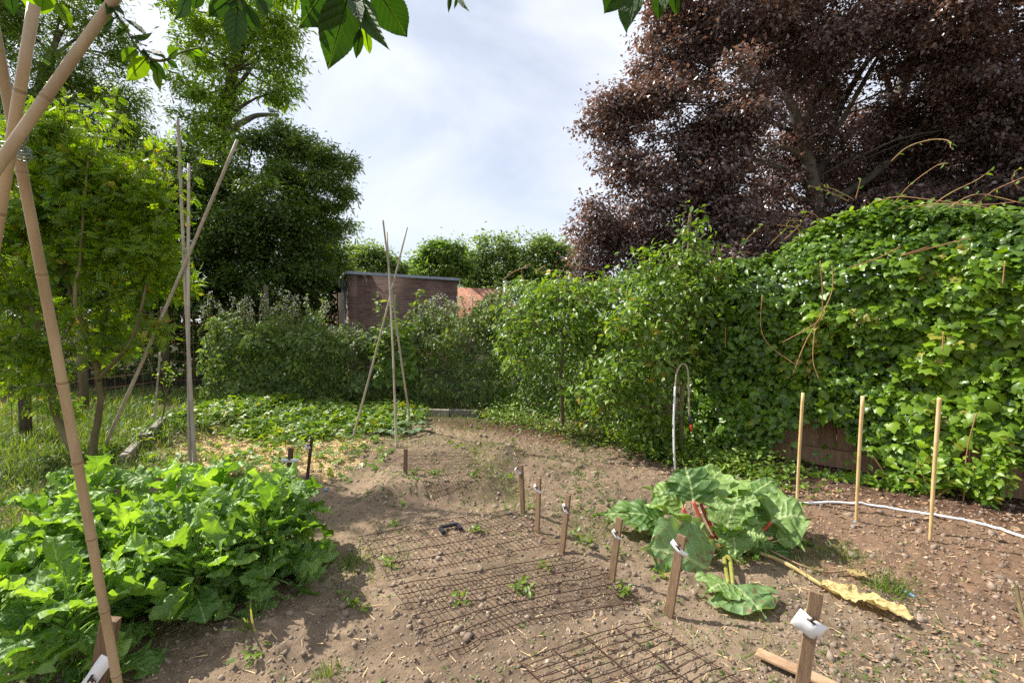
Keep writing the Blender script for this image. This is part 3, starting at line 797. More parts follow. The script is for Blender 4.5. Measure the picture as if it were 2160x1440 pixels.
bl = [lob(110, 300, d, 80, 50), lob(60, 370, d, 90, 80), lob(180, 360, d, 100, 80), lob(270, 400, d, 70, 60), lob(320, 450, d, 40, 60, .25), lob(150, 450, d, 130, 90), lob(50, 500, d, 80, 90), lob(260, 520, d, 90, 70), lob(160, 560, d, 110, 60, None, .7),
      lob(40, 620, d, 70, 50, None, .7), lob(330, 540, d, 55, 60, .3), lob(290, 620, d, 70, 40, None, .7), lob(120, 260, d, 40, 25, .2), lob(40, 720, d - .2, 60, 60, None, .6), lob(110, 760, d - .1, 60, 60, None, .6), lob(200, 680, d, 80, 60, None, .6), lob(380, 600, d + .3, 40, 40, None, .7), lob(-40, 560, d, 60, 160), lob(40, 790, d - .1, 50, 50, None, .6), lob(120, 850, d, 50, 30, None, .5), lob(250, 740, d, 60, 40, None, .5), lob(330, 690, d, 40, 40, None, .5)]
bl = [(c_, a_ * .86, b_ * .86, e_ * .86, w_) for c_, a_, b_, e_, w_ in bl]
for _ in range(46):
    a_ = rng.uniform(0, PI); px_ = 165 + math.cos(a_) * 225 * rng.uniform(.75, 1.02); py_ = 480 - math.sin(a_) * 235 * rng.uniform(.8, 1.0)
    q_ = PP(px_, py_, rng.normal() * .25); dv_ = Vector((rng.normal() * .10 + math.cos(a_) * .12, rng.normal() * .08, rng.uniform(.16, .34)))
    mb.tube([q_ - dv_ * .5, q_, q_ + dv_], [.004, .003, .0015], 4, cap=False)
    for t_ in np.linspace(.0, 1, 5): bl.append((q_ + dv_ * float(t_), .035, .035, .03, .35))
o, tw = crown(sh, bl, 15000, T_PIN, .078, M['shrub'], .045, .9, 9, name='foliage', shell=.2, droop=-.1, upb=.55, twigs=3, twr=.003, nsub=0)
mb.add(np.concatenate(tw.v), np.concatenate(tw.q), None, .5)
mb.build('stem', M['stem'], sh, True)

# ------------------------------------------------------------------ fences at the back and left
def post(px, pyb, ztop_, r=.04, parent=None, d_=None):
    b_ = G(px, pyb) if d_ is None else P(px, 700, d_)
    if d_ is not None: b_.z = 0
    mb_ = MB(); mb_.tube([(b_.x, b_.y, -.1), (b_.x, b_.y, ztop_ - .01), (b_.x, b_.y, ztop_)], [r, r, r * .9], 12)
    return mb_.build('post', M['post'], parent)
f1 = empty('mesh_fence', G(300, 880), 'rusty square mesh fence on wooden posts along the left and back of the garden', 'fence')
def p7(px, dd_): v_ = P(px, 700, dd_); v_.z = 0; return v_
line = [Vector((-5.2, 3.2, 0)), p7(45, 4.75), p7(172, 6.2), p7(348, 7.3), p7(563, 7.7), p7(720, 7.8), p7(838, 7.9), p7(1060, 7.9)]
mb = MB()
for a, b in zip(line[:-1], line[1:]):
    L_ = (b - a).length; dr_ = (b - a) / L_
    k = 0.0
    while k < L_:
        q_ = a + dr_ * k; j = rng.normal() * .004
        mb.tube([(q_.x + j, q_.y, -.05), (q_.x - j, q_.y + .008 * rng.normal(), .75), (q_.x, q_.y, 1.55)], .0028, 4, cap=False)
        k += .13
    for z in np.arange(.12, 1.56, .15):
        q0 = a + Vector((0, 0, z)); q1 = b + Vector((0, 0, z)); mdd = q0.lerp(q1, .5) + Vector((0, 0, -.012 * rng.random()))
        mb.tube([q0, mdd, q1], .0028, 4, cap=False)
mb.build('wire_mesh', M['rust2'], f1)
for (px, dd_, zt, r) in ((45, 4.75, .95, .05), (172, 6.2, 1.5, .05), (348, 7.3, 1.6, .05), (563, 7.7, 1.97, .036), (720, 7.8, 1.85, .04), (838, 7.9, 1.83, .04)):
    post(px, 0, zt, r, f1, dd_)

# ------------------------------------------------------------------ hedge builder
def hedgemass(mb, tmpl, a, b, zt, n, size, depth=.35, out_n=None, seed=0, zb=0.0, bump=.12, upb=.5, droop=.7, ysc=1.0, top=.25, vlo=0, vhi=1, jit=.5, mask=None):
    """leaves on the bumpy front and top of a hedge whose front runs a->b; zt(s) gives its height"""
    a = np.array(a)[:2]; b = np.array(b)[:2]; dv = b - a; L_ = np.linalg.norm(dv); dv = dv / L_
    on = np.array([dv[1], -dv[0]])
    if on[1] > 0 and out_n is None: on = -on
    s = rng.random(n); 
    ztop_ = zt(s) if callable(zt) else np.full(n, zt)
    istop = rng.random(n) < top
    h = zb + (ztop_ - zb) * rng.random(n) ** .92
    dep = np.abs(rng.normal(size=n)) * .05
    deep = rng.random(n) < .35; dep = np.where(deep, rng.random(n) * depth, dep)
    h = np.where(istop, ztop_ - np.abs(rng.normal(size=n)) * .05, h)
    dep = np.where(istop, rng.random(n) * depth * 2.2, dep)
    bmp = bump * (fbm(s * L_, h * 1.3, 2.2, 3, seed) * 2 + .6 * fbm(s * L_, h, 7, 2, seed + 3))
    rnd = np.clip((h / np.maximum(ztop_, .1) - .8) / .2, 0, 1) ** 2 * .16
    off = bmp - dep - rnd
    h = h + np.where(istop, bump * 1.2 * fbm(s * L_, dep * 3, 3, 2, seed + 7), 0)
    pos = np.stack([a[0] + dv[0] * s * L_ + on[0] * off, a[1] + dv[1] * s * L_ + on[1] * off, h], 1)
    if mask is not None:
        kk = mask(pos, s, h); pos = pos[kk]; istop = istop[kk]; n = len(pos)
    o3 = np.array([on[0], on[1], 0.0])
    nr = o3[None] * np.where(istop, .3, 1.0)[:, None] + np.array([0, 0, 1.0])[None] * np.where(istop, 1.2, upb)[:, None] + rng.normal(size=(n, 3)) * jit
    dr = o3[None] * .35 + np.array([0, 0, -1.0])[None] * droop + rng.normal(size=(n, 3)) * .6
    scatter(mb, tmpl, pos, nr, dr, size * rng.uniform(.42, 1.35, n), vlo + (vhi - vlo) * np.clip(rng.random(n) * .75 + .5 * (vnoise(pos[:, 0] * 3, pos[:, 2] * 3 + pos[:, 1], 77) - .25), 0, 1))

# ivy fence, right
FA = G(1440, 950); FB = G(2160, 1078)
fd = (FB - FA); fd.z = 0; fd.normalize(); fn = Vector((fd.y, -fd.x, 0)); fn = fn if fn.y < 0 else -fn
FE = FB + fd * 1.9
back = -fn
fen = empty('board_fence', FA, 'brown vertical board fence showing under the ivy on the right', 'fence')
L_ = (FE - FA).length; k = 0.0; i = 0
mb = MB()
while k < L_:
    wdt = .145
    q_ = FA + fd * (k + wdt / 2) + back * (.30 + (.012 if i % 2 else 0))
    zt_ = 1.62
    zh = zt_ + .05 * rng.random()
    mb.box((q_.x, q_.y, zh / 2 - .03), (wdt - .006, .02, zh), (tuple(fd), tuple(fn), (0, 0, 1)), bev=.002)
    k += wdt; i += 1
mb.build('boards', M['fence'], fen)
mb = MB()
for z in (.35, 1.3):
    q_ = FA + fd * (L_ / 2) + back * .36
    mb.box((q_.x, q_.y, z), (L_, .05, .07), (tuple(fd), tuple(fn), (0, 0, 1)))
mb.build('rail', M['fence'], fen)
mb = MB(); q_ = FA + fd * (L_ * .5) + back * .262
mb.box((q_.x, q_.y, .10), (L_, .03, .16), (tuple(fd), tuple(fn), (0, 0, 1))); mb.build('gravel_board', M['fence'], fen)

Lv = (FB - FA).length
def ivytop(s):
    x = s * (FE - FA).length / Lv
    return 1.80 + .34 * ss(.0, .5, x) + .26 * np.exp(-((x - .62) / .15) ** 2) + .03 * np.sin(x * 17) + .05 * np.sin(x * 7 + 1)
def ivymask(pos, s, h):
    x = s * (FE - FA).length / Lv
    hole = (.37 + .15 * np.sin(x * 14 + 1.0)) * ss(.22, .42, x)
    low = h < hole + .16 * fbm(pos[:, 0], pos[:, 2], 5, 2, 8)
    keep = rng.random(len(h)) < .06
    return (~low) | keep
iv = empty('ivy_hedge', FA, 'thick glossy ivy hanging over the right hand board fence', 'ivy')
mb = MB(); hedgemass(mb, T_IVY, FA, FE, ivytop, 32000, .054, .26, seed=3, bump=.16, mask=lambda p_, s, h: ivymask(p_, s, h) & ((s * (FE - FA).length / Lv < .55 + .5 * rng.random(len(s))) | (h > 1.6)), upb=.75)
mb.build('foliage', M['ivy'], iv)
mb = MB(); hedgemass(mb, T_IVY, FA, FE, lambda s: ivytop(s) - .12, 13000, .079, .22, seed=3, bump=.18, top=.05, mask=lambda p_, s, h: ivymask(p_, s, h) & (s * (FE - FA).length / Lv > .38 + .45 * rng.random(len(s))), upb=.8)
mb.build('large_leaf_foliage', M['ivy_big'], iv)
mb = MB(); hedgemass(mb, T_OV, FA, FE, lambda s: ivytop(s) + .04, 4500, .07, .3, seed=3, bump=.16, top=.7, mask=lambda p_, s, h: h > 1.35, upb=.8, droop=.2)
mb.build('creeper_foliage', M['plum'], iv)
def HW(px, py, off=0.03):
    """point on the ivy front under a pixel"""
    r = ray(px, py); fa = Vector((FA.x, FA.y, 0)) + fn * off
    t_ = (fa - Vector((0, 0, CAMH))).dot(fn) / r.dot(fn)
    return Vector((0, 0, CAMH)) + r * t_
def curve3(pts, sub=6):
    out_ = []
    for i in range(len(pts) - 1):
        p0 = pts[max(i - 1, 0)]; p1 = pts[i]; p2 = pts[i + 1]; p3 = pts[min(i + 2, len(pts) - 1)]
        for k in range(sub):
            t = k / sub
            out_.append(.5 * ((2 * p1) + (p2 - p0) * t + (2 * p0 - 5 * p1 + 4 * p2 - p3) * t * t + (3 * p1 - p0 - 3 * p2 + p3) * t ** 3))
    out_.append(pts[-1]); return out_
TEND = [[(1608, 622), (1605, 690), (1625, 730), (1680, 770)], [(1730, 550), (1735, 640), (1722, 680), (1650, 722)], [(1755, 560), (1756, 610), (1735, 660), (1700, 720), (1672, 790)],
        [(1718, 700), (1715, 760), (1728, 800)], [(1990, 700), (1988, 740)], [(2120, 550), (2115, 600)], [(1530, 690), (1530, 735)], [(1900, 520), (1850, 545), (1790, 565)], [(1960, 520), (1900, 540), (2050, 500)]]
for tpx in TEND:
    mb = MB(); mb.tube(curve3([HW(x_, y_, .17) for x_, y_ in tpx]), .0042, 5); mb.build('tendril', M['tendril'], iv)
TOPT = [[(1790, 425), (1750, 405), (1720, 395), (1705, 393)], [(1800, 420), (1760, 400), (1740, 395)], [(1805, 420), (1815, 380)], [(1885, 430), (1920, 390), (1975, 350), (2000, 345)], [(1880, 340), (1915, 310), (1965, 295), (2000, 297), (2005, 312)],
        [(1850, 425), (1900, 415), (1990, 425), (2070, 432), (2150, 425)], [(1895, 440), (1990, 430), (2100, 440)], [(1960, 440), (2000, 410), (2060, 380), (2088, 360)], [(2060, 430), (2100, 400), (2170, 370)], [(2150, 400), (2135, 375), (2150, 355)],
        [(1740, 475), (1715, 450), (1695, 445)], [(1620, 520), (1650, 490), (1665, 475)], [(1690, 500), (1680, 480), (1640, 475)], [(1560, 520), (1590, 490), (1610, 475)], [(2000, 440), (2060, 410), (2160, 430)], [(1655, 505), (1690, 470), (1660, 465)]]
for tpx in TOPT:
    mb = MB(); offs = [-.12] * len(tpx)
    pts = [HW(x_, y_, -.12 + .05 * i) for i, (x_, y_) in enumerate(tpx)]
    cv = curve3(pts); mb.tube(cv, [.0045 * (1 - .5 * i / len(cv)) for i in range(len(cv))], 5)
    cvn = np.array([tuple(p_) for p_ in cv])[3::3]
    ml = MB(); scatter(ml, T_OV, cvn, rng.normal(size=(len(cvn), 3)) + [0, -.4, .8], rng.normal(size=(len(cvn), 3)), .03 + .02 * rng.random(len(cvn)))
    to = mb.build('tendril', M['tendril'], iv); ml.build('leaves', M['plum'], to)

# middle hedge between the bramble and the fence
HA = G(1050, 868) + Vector((-.1, .35, 0)); HB = G(1440, 950) + Vector((.05, .3, 0))
mh = empty('mixed_hedge', HA, 'dense green hedge behind the two espaliered fruit trees', 'hedge')
mb = MB(); hedgemass(mb, T_OV, HA, HB, lambda s: 1.86 + .08 * s + .06 * np.sin(s * 11), 13000, .065, .5, seed=12, bump=.38, top=.3)
hedgemass(mb, T_OV, HB, FA + fd * .3 + back * .1, lambda s: 1.95 + 0 * s, 4200, .06, .3, seed=14, bump=.15, top=.3)
mb.build('foliage', M['plum'], mh)
mb = MB(); hedgemass(mb, T_OV, HA + Vector((-.15, .3, 0)), HB + Vector((0, .3, 0)), lambda s: 1.55 + .3 * s, 5000, .07, .3, seed=22, bump=.1, top=.2); mb.build('inner_foliage', M['ivy'], mh)
mb = MB()
for tpx in [[(1230, 590), (1180, 570), (1130, 575), (1150, 560)], [(1060, 590), (1090, 570), (1110, 566)], [(1300, 590), (1260, 570), (1200, 560)], [(1110, 600), (1100, 570), (1120, 556)]]:
    mb = MB(); cv = curve3([P(x_, y_, 6.3) for x_, y_ in tpx]); mb.tube(cv, .006, 5); mb.build('tendril', M['tendril'], mh)

# bramble hedges along the back
BA = G(700, 862) + Vector((0, .5, 0)); BB = G(1060, 868) + Vector((0, .3, 0))
br = empty('bramble_hedge', BA, 'bramble thicket with dry white blossom below the brick building', 'hedge')
mb = MB(); hedgemass(mb, T_OV, BA, BB, lambda s: 1.2 + .30 * s + .28 * s ** 4 + .10 * np.sin(s * 16) - .25 * np.exp(-((s - .12) / .07) ** 2), 9500, .075, .6, seed=31, bump=.42, top=.3)
mb.build('foliage', M['bramble'], br)
RA = G(395, 862) + Vector((0, .35, 0)); RB = G(712, 862) + Vector((0, .4, 0))
rb = empty('raspberry_row', RA, 'row of raspberry canes with pale blossom along the back mesh fence', 'hedge')
mb = MB(); hedgemass(mb, T_OV, RA, RB, lambda s: 1.28 + .14 * np.sin(s * 19) + .06 * np.sin(s * 45), 8500, .075, .6, seed=35, bump=.40, top=.25)
mb.build('foliage', M['rasp'], rb)
def shoots(parent, specs, mat, fl=True, lsize=.06, name='shoot'):
    for (px, py0, py1, lean, dd_) in specs:
        tw = MB(); lv = MB(); fv = MB()
        p0 = P(px, py0, dd_); p1 = P(px + lean, py1, dd_)
        md = p0.lerp(p1, .55) + Vector(rng.normal(size=3)) * .03
        cv = curve3([p0, md, p1], 7); tw.tube(cv, [.006 * (1 - .7 * i / len(cv)) + .001 for i in range(len(cv))], 5)
        c_ = np.array([tuple(q_) for q_ in cv]); 
        pos = np.repeat(c_, 3, 0)[:-2] ; pos = pos + rng.normal(size=pos.shape) * .02
        scatter(lv, T_OV, pos, rng.normal(size=pos.shape) * .5 + [0, -.2, 1], rng.normal(size=pos.shape), lsize * rng.uniform(.5, 1.1, len(pos)))
        if fl:
            q_ = np.repeat(c_[-6:], 5, 0); q_ = q_ + rng.normal(size=q_.shape) * .035
            scatter(fv, T_SIMPLE, q_, rng.normal(size=q_.shape), rng.normal(size=q_.shape), .02)
            for qq in q_[::3]: fv.blob(qq, .012, 6, .2)
        so = tw.build(name, M['stem'], parent); lv.build('leaves', M['rasp'], so)
        if fl: fv.build('blossom', M['flower'], so)
shoots(rb, [(470 + 17 * i + 8 * math.sin(i * 3), 720, 655 + 20 * math.sin(i * 2.3), 8 * math.sin(i), 7.3) for i in range(11)] + [(420 + 23 * i, 700, 630 + 14 * math.cos(i * 2.7), 10 * math.cos(i * 1.7), 7.2) for i in range(12)] + [(600, 690, 612, -10, 7.4), (610, 680, 625, 14, 7.4), (680, 700, 640, 8, 7.4), (560, 690, 650, 12, 7.4), (500, 690, 652, 8, 7.3)], M['rasp'])
shoots(br, [(885 + 14 * i, 690, 652 + 10 * math.sin(i * 2), 6 * math.sin(i), 7.0) for i in range(7)] + [(900 + 19 * i, 680, 628 + 8 * math.cos(i * 2.1), 8 * math.cos(i), 6.9) for i in range(7)] + [(742, 730, 690, 4, 7.2), (765, 730, 700, -6, 7.2), (700, 730, 690, 3, 7.2)], M['rasp'])
# vine climbing the middle post
vn = empty('climbing_vine', p7(845, 7.3), 'bright yellow green vine climbing the post behind the middle bean poles', 'vine')
shoots(vn, [(815, 760, 625, -20, 7.0), (830, 720, 640, -10, 7.0), (850, 700, 610, 40, 7.0), (840, 690, 640, 60, 7.0), (820, 800, 700, -60, 7.0), (825, 740, 690, -35, 7.0)], M['rasp'], False, .11, 'vine_stem')
mb = MB(); hedgemass(mb, T_IVY, p7(790, 7.1), p7(870, 7.1), lambda s: 1.45 - .5 * np.abs(s - .5), 420, .11, .2, seed=3, zb=.4, top=.1); mb.build('foliage', M['straw'], vn)

dh = empty('laurel_hedge', p7(200, 9.6), 'dark hedge behind the left part of the mesh fence', 'hedge')
mb = MB(); hedgemass(mb, T_OV, p7(-420, 9.2), p7(640, 9.8), lambda s: 1.9 + .25 * np.sin(s * 31) + .2 * np.sin(s * 13), 15000, .13, .9, seed=51, bump=.5, top=.2)
mb.build('foliage', M['dark'], dh)
# ------------------------------------------------------------------ espaliered fruit trees
def fruit(name, label, base, lobes, n, trunk, r0, size=.075):
    e_ = empty(name, base, label, 'fruit tree', 'young fruit trees in front of the hedge')
    tm = MB(); limb(tm, trunk, r0, r0 * .4, 8)
    o, tw = crown(e_, lobes, n, T_OV, size, M['plum'], .075, .9, 14, name='crown', shell=.25, droop=.55, upb=.6, twigs=1, twr=.004)
    tm.add(np.concatenate(tw.v), np.concatenate(tw.q), None, .5)
    for l in lobes:
        tp = min((Vector(t_) for t_ in trunk), key=lambda t_: (t_ - l[0]).length); limb(tm, [tp, tp.lerp(l[0], .6), l[0]], .012, .005, 5)
    tm.build('trunk', M['stem'], e_, True)
    return e_
b1 = G(1185, 912); d = b1.y
fruit('apple_tree', 'young fruit tree with a pale bare trunk left of the hanging hose', b1,
      [lob(1150, 620, d, 60, 50), lob(1230, 620, d, 70, 60), lob(1110, 680, d, 70, 60), lob(1190, 700, d, 80, 70), lob(1260, 700, d, 60, 60), lob(1140, 770, d, 60, 40), lob(1200, 800, d, 30, 35), lob(1290, 650, d, 50, 50), lob(1080, 700, d, 40, 50)], 3000,
      [b1, P(1186, 850, d), P(1183, 780, d), P(1188, 700, d), P(1185, 610, d)], .032)
b2 = G(1438, 962); d = b2.y
fruit('pear_tree', 'taller fruit tree carrying the hose, its leader rising above the hedge', b2,
      [lob(1450, 480, d, 28, 40, .1), lob(1440, 540, d, 55, 35), lob(1390, 570, d, 60, 40), lob(1480, 600, d, 60, 50), lob(1380, 640, d, 70, 50), lob(1450, 660, d, 80, 50), lob(1340, 690, d, 60, 40), lob(1420, 730, d, 70, 40), lob(1310, 760, d, 60, 45), lob(1350, 830, d, 60, 40), lob(1290, 820, d, 50, 40), lob(1350, 900, d, 60, 40), lob(1390, 870, d, 30, 50), lob(1395, 930, d, 35, 35), lob(1260, 850, d, 35, 35), lob(1437, 762, d - .10, 34, 26, .07, 2.5), lob(1470, 740, d - .05, 40, 30, .1), lob(1400, 770, d - .1, 30, 24, .08, 1.5)], 4900,
      [b2, P(1436, 860, d), P(1445, 760, d), P(1448, 660, d), P(1452, 560, d), P(1456, 450, d)], .03)

pt_ = bpy.data.objects['pear_tree']; mb = MB()
pos = np.array([tuple(P(1438 + rng.normal() * 15, 768 + rng.normal() * 9, d + rng.normal() * .04)) for _ in range(95)])
scatter(mb, T_OV, pos, rng.normal(size=pos.shape) * .5 + [-.4, -.5, .6], rng.normal(size=pos.shape) * .6 + [0, 0, -.7], .065 * rng.uniform(.6, 1.2, len(pos))); mb.build('leaf_spray', M['plum'], pt_)
# ------------------------------------------------------------------ bamboo
def bamboo(mb, a, b, r0, r1, node=.28, n=12, bow=.0, a_=None):
    a = Vector(a); b = Vector(b); L_ = (b - a).length; dv = (b - a) / L_
    sd_ = dv.cross(Vector((0, 1, 0))).normalized()
    pts = []; rad = []
    def at_(t): return a.lerp(b, t) + sd_ * bow * math.sin(PI * t)
    t = 0.0; ph = rng.random() * node
    marks = []
    k = ph
    while k < L_: marks.append(k); k += node * rng.uniform(.85, 1.1)
    ks = {0.0, L_}
    for m_ in marks:
        for dk, f in ((-.012, 1.0), (-.004, 1.10), (0, .94), (.004, 1.12), (.008, 1.03), (.014, 1.0)):
            kk = m_ + dk * (r0 / .02) ** .5
            if 0 < kk < L_: pts.append((kk, f))
    pts += [(0.0, 1.0), (L_, 1.0)] + [(L_ * i / 12, 1.0) for i in range(1, 12)]
    pts = sorted(set(pts)); q_ = []; rr = []; va = []; base_a = rng.uniform(.4, .8)
    last = -1
    for kk, f in pts:
        if kk - last < .0015: continue
        last = kk; q_.append(at_(kk / L_)); base_a = min(1, max(.1, base_a + rng.normal() * .08)); rr.append((r0 + (r1 - r0) * kk / L_) * f); va.append(-1.0 if f < 1 else (-.1 if f > 1.11 else base_a))
    mb.tube(q_, rr, n, a=list(np.repeat(va, n)) + [.3, .3])
def pole_through(base, cross, ztop_):
    dv = cross - base
    return base + dv * ((ztop_ - base.z) / dv.z)
def tripod(name, label, bases, cross, tops, r, mat, node=.3, bow=.01, n=12, cat='bean poles'):
    e_ = empty(name, (cross[0].x, cross[0].y, 0), label, cat, 'bamboo bean pole tripods')
    for b_, c_, z_ in zip(bases, cross, tops):
        mb_ = MB(); b0_ = b_ - (c_ - b_) * .03
        bamboo(mb_, b0_, pole_through(b_, c_, z_), r, r * .72, node, n, bow * rng.choice([-1, 1])); mb_.build('pole', M[mat], e_, True)
    cc = sum(cross, Vector()) / len(cross)
    mb_ = MB()
    R_ = r * 2.3
    for q in range(4):
        cv = [cc + Vector((R_ * math.cos(t_ * .7), R_ * .9 * math.sin(t_ * .7), (q - 1.5) * r * .5 + .2 * r * math.sin(t_ * 2.3 + q))) for t_ in range(10)]
        mb_.tube(cv, .0016 if r < .02 else .0013, 5)
    mb_.tube([cc + Vector((R_, -R_ * .4, 0)), cc + Vector((R_ * 1.8, -R_ * .6, r * 1.5)), cc + Vector((R_ * 2.1, -R_, r * 3))], .0014, 5)
    mb_.build('wire_tie', M['wiregreen'], e_)
    return e_
# middle tripod
dm = 5.2
tripod('bean_pole_tripod', 'bamboo bean pole tripod standing in the middle of the plot before the brick building',
       [G(744, 925), G(836, 943), G(868, 905)], [P(826, 607, dm), P(821, 607, dm - .05), P(828, 612, dm + .05)], [P(857, 480, dm).z, P(817, 487, dm).z, P(807, 470, dm).z], .0130, 'bamboo_grey')
dm = 4.1
tripod('bean_pole_tripod', 'tall bamboo bean pole tripod rising behind the kale bed',
       [G(208, 970), G(413, 1003), G(401, 1000)], [P(398, 532, dm - .05), P(389, 525, dm + .03), P(399, 540, dm)], [P(490, 316, dm).z, P(375, 240, dm).z, P(393, 343, dm).z], .0165, 'bamboo_grey', .36)
b1_ = Vector((-1.36, 1.56, 0)); cx_ = P(38, 335, 1.06)
c2_ = P(22, 300, .98); t2 = P(72, 10, .93); c3_ = P(18, 325, .93); t3 = P(248, -10, .99)
def down(c_, t_): dv = c_ - t_; return c_ + dv * (c_.z / -dv.z)
b2_, b3_ = down(c2_, t2), down(c3_, t3)
tripod('bean_pole_tripod', 'thick bamboo bean poles in the left foreground tied with green wire',
       [G(262, 1520), b2_, b3_], [cx_, c2_, c3_], [cx_.z + .45, t2.z, t3.z + .12],   .0132, 'bamboo', .26, bow=.006, n=20)
# three canes right
for (bx, by, tx, ty, lab) in ((1681, 1060, 1694, 828, 'thin tan bamboo cane left of the other two before the ivy'), (1806, 1098, 1820, 835, 'tan bamboo cane standing in front of the bare fence boards'), (1962, 1140, 1982, 838, 'nearest and thickest tan cane right of the ivy gap')):
    b_ = G(bx, by, -.05); t_ = P(tx, ty, b_.y - .01)
    mb = MB(); bamboo(mb, b_, t_, .0095, .0115, .24, 12, .004)
    tag(mb.build('bamboo_cane', M['cane'], None, True), lab, 'cane', 'single canes near the ivy')
# thin canes and sapling at the left
for (bx, by, tx, ty, lab) in ((323, 905, 338, 740, 'thin grey cane behind the left bean pole'),):
    b_ = G(bx, by, -.05); mb = MB(); bamboo(mb, b_, P(tx, ty, b_.y), .012, .010, .3, 8)
    tag(mb.build('thin_cane', M['bamboo_grey'], None, True), lab, 'cane')
sb = G(338, 905); d = sb.y
sp_ = empty('sapling', sb, 'bare forked sapling with small leaves beside the thin grey cane', 'sapling')
mb = MB()
limb(mb, [sb, P(345, 870, d), P(352, 830, d)], .010, .007, 6)
for tx, ty in ((345, 812), (352, 800), (362, 795), (370, 788)): limb(mb, [P(351, 834, d), P((351 + tx) / 2 - 1, (834 + ty) / 2, d), P(tx, ty, d)], .006, .003, 5)
mb.build('stem', M['stem'], sp_)
mb = MB(); pos = np.array([tuple(P(355 + rng.normal() * 12, 790 + rng.normal() * 14, d + rng.normal() * .05)) for _ in range(55)] + [tuple(P(328 + rng.normal() * 9, 838 + rng.normal() * 9, d)) for _ in range(30)])
scatter(mb, T_OV, pos, rng.normal(size=pos.shape) * .5 + [0, 0, 1], rng.normal(size=pos.shape), .05); mb.build('foliage', M['straw'], sp_)

# ------------------------------------------------------------------ label stakes
def stake(bx, by, tx, ty, lab, lw=.07, lh=.028, lf=.8, roll=-.5, curl=.35, yaw=-.3, w_=.048, th=.017, dark=False, label=True, lx=0.0):
    b_ = G(bx, by); t_ = P(tx, ty, b_.y + .01)
    e_ = empty('label_stake', b_, lab, 'stake', 'wooden label stakes beside the beds')
    up = (t_ - b_).normalized(); x = Vector((math.cos(yaw), math.sin(yaw), 0)); x = (x - up * x.dot(up)).normalized(); y = up.cross(x)
    c = (b_ - up * .08 + t_) / 2
    mb_ = MB(); mb_.box(c, (w_, th, (t_ - b_).length + .08), (x, y, up), bev=.001); mb_.build('post', M['stake_dark' if dark else 'stake'], e_)
    if label:
        cl = b_.lerp(t_, lf) - y * (th / 2 + .010) + x * lx
        ux = x * math.cos(roll) + up * math.sin(roll); uz = -x * math.sin(roll) + up * math.cos(roll)
        nu = 12; vs = []; qs = []
        for i in range(nu + 1):
            s_ = (i / nu - .5)
            bend = curl * (s_ ** 2) * 4 * .25 * lw + (.45 * lw * max(0, s_ - .22) ** 1.0)
            for j in (0, 1):
                for k in (0, 1):
                    vs.append(tuple(cl + ux * s_ * lw + uz * (j - .5) * lh * (1 + .03 * math.sin(i)) - y * (-bend + (.0006 if k else 0))))
        for i in range(nu):
            a0 = i * 4; b0_ = a0 + 4
            qs += [(a0, b0_, b0_ + 2, a0 + 2), (a0 + 1, a0 + 3, b0_ + 3, b0_ + 1), (a0, a0 + 1, b0_ + 1, b0_), (a0 + 2, b0_ + 2, b0_ + 3, a0 + 3)]
        qs += [(0, 2, 3, 1), (nu * 4, nu * 4 + 1, nu * 4 + 3, nu * 4 + 2)]
        m2 = MB(); m2.add(vs, qs, None, .5); m2.build('paper_label', M['paper'], e_)
        m3 = MB(); cc = cl + up * lh * .35 - y * .006
        m3.tube([cc - ux * .013, cc + ux * .013], .0035, 8); m3.tube([cc - ux * .002 + uz * .002, cc + uz * .016 - y * .004], .0045, 8)
        for q in range(6):
            t0 = q * PI / 3; t1 = t0 + PI / 3
            m3.tube([cc + uz * .018 + (ux * math.cos(t0) + uz * math.sin(t0)) * .006 - y * .005, cc + uz * .018 + (ux * math.cos(t1) + uz * math.sin(t1)) * .006 - y * .005], .0016, 5)
        m3.build('clip', M['rust'], e_)
    return e_
stake(1103, 1078, 1099, 980, 'label stake furthest from the camera in the row along the middle bed', .055, .022, .86, -.6, .4, -.7, .03, lx=-.02)
stake(1133, 1122, 1137, 1007, 'straight label stake just left of the hollow, second in the row', .062, .022, .80, -.7, .2, -.75, .031)
stake(1185, 1165, 1199, 1042, 'right leaning label stake in the middle of the row with a steeply folded label', .058, .020, .76, -1.0, .2, -.8, .032)
stake(1290, 1222, 1307, 1092, 'label stake touching the left rhubarb leaves with a small folded label', .055, .020, .74, -.7, .3, -.75, .034)
stake(1410, 1298, 1438, 1128, 'brown label stake in front of the brown spotted rhubarb leaf', .085, .024, .84, -.5, .5, -.75, .040)
stake(1686, 1478, 1722, 1248, 'nearest label stake with the large white label at the bottom right', .095, .062, .70, -.38, .5, -.45, .040, lx=-.006)
stake(855, 1002, 856, 946, 'short bare stake without a label in the far bed', label=False, w_=.026, th=.022)
stake(607, 1040, 614, 945, 'dark stake with a flat grey white label right of the mulch', .13, .030, .74, 0.0, .1, .1, .038, dark=True)
stake(648, 1010, 658, 922, 'thin dark stake with a white tag at its left side at the mulch edge', .045, .04, .78, -1.2, .3, .3, .026, dark=True, lx=-.025)
stake(196, 1500, 234, 1304, 'split old stake with a long hanging white label behind the foreground bamboo pole', .19, .045, .38, -1.95, .25, .15, .052, .03, lx=-.012)

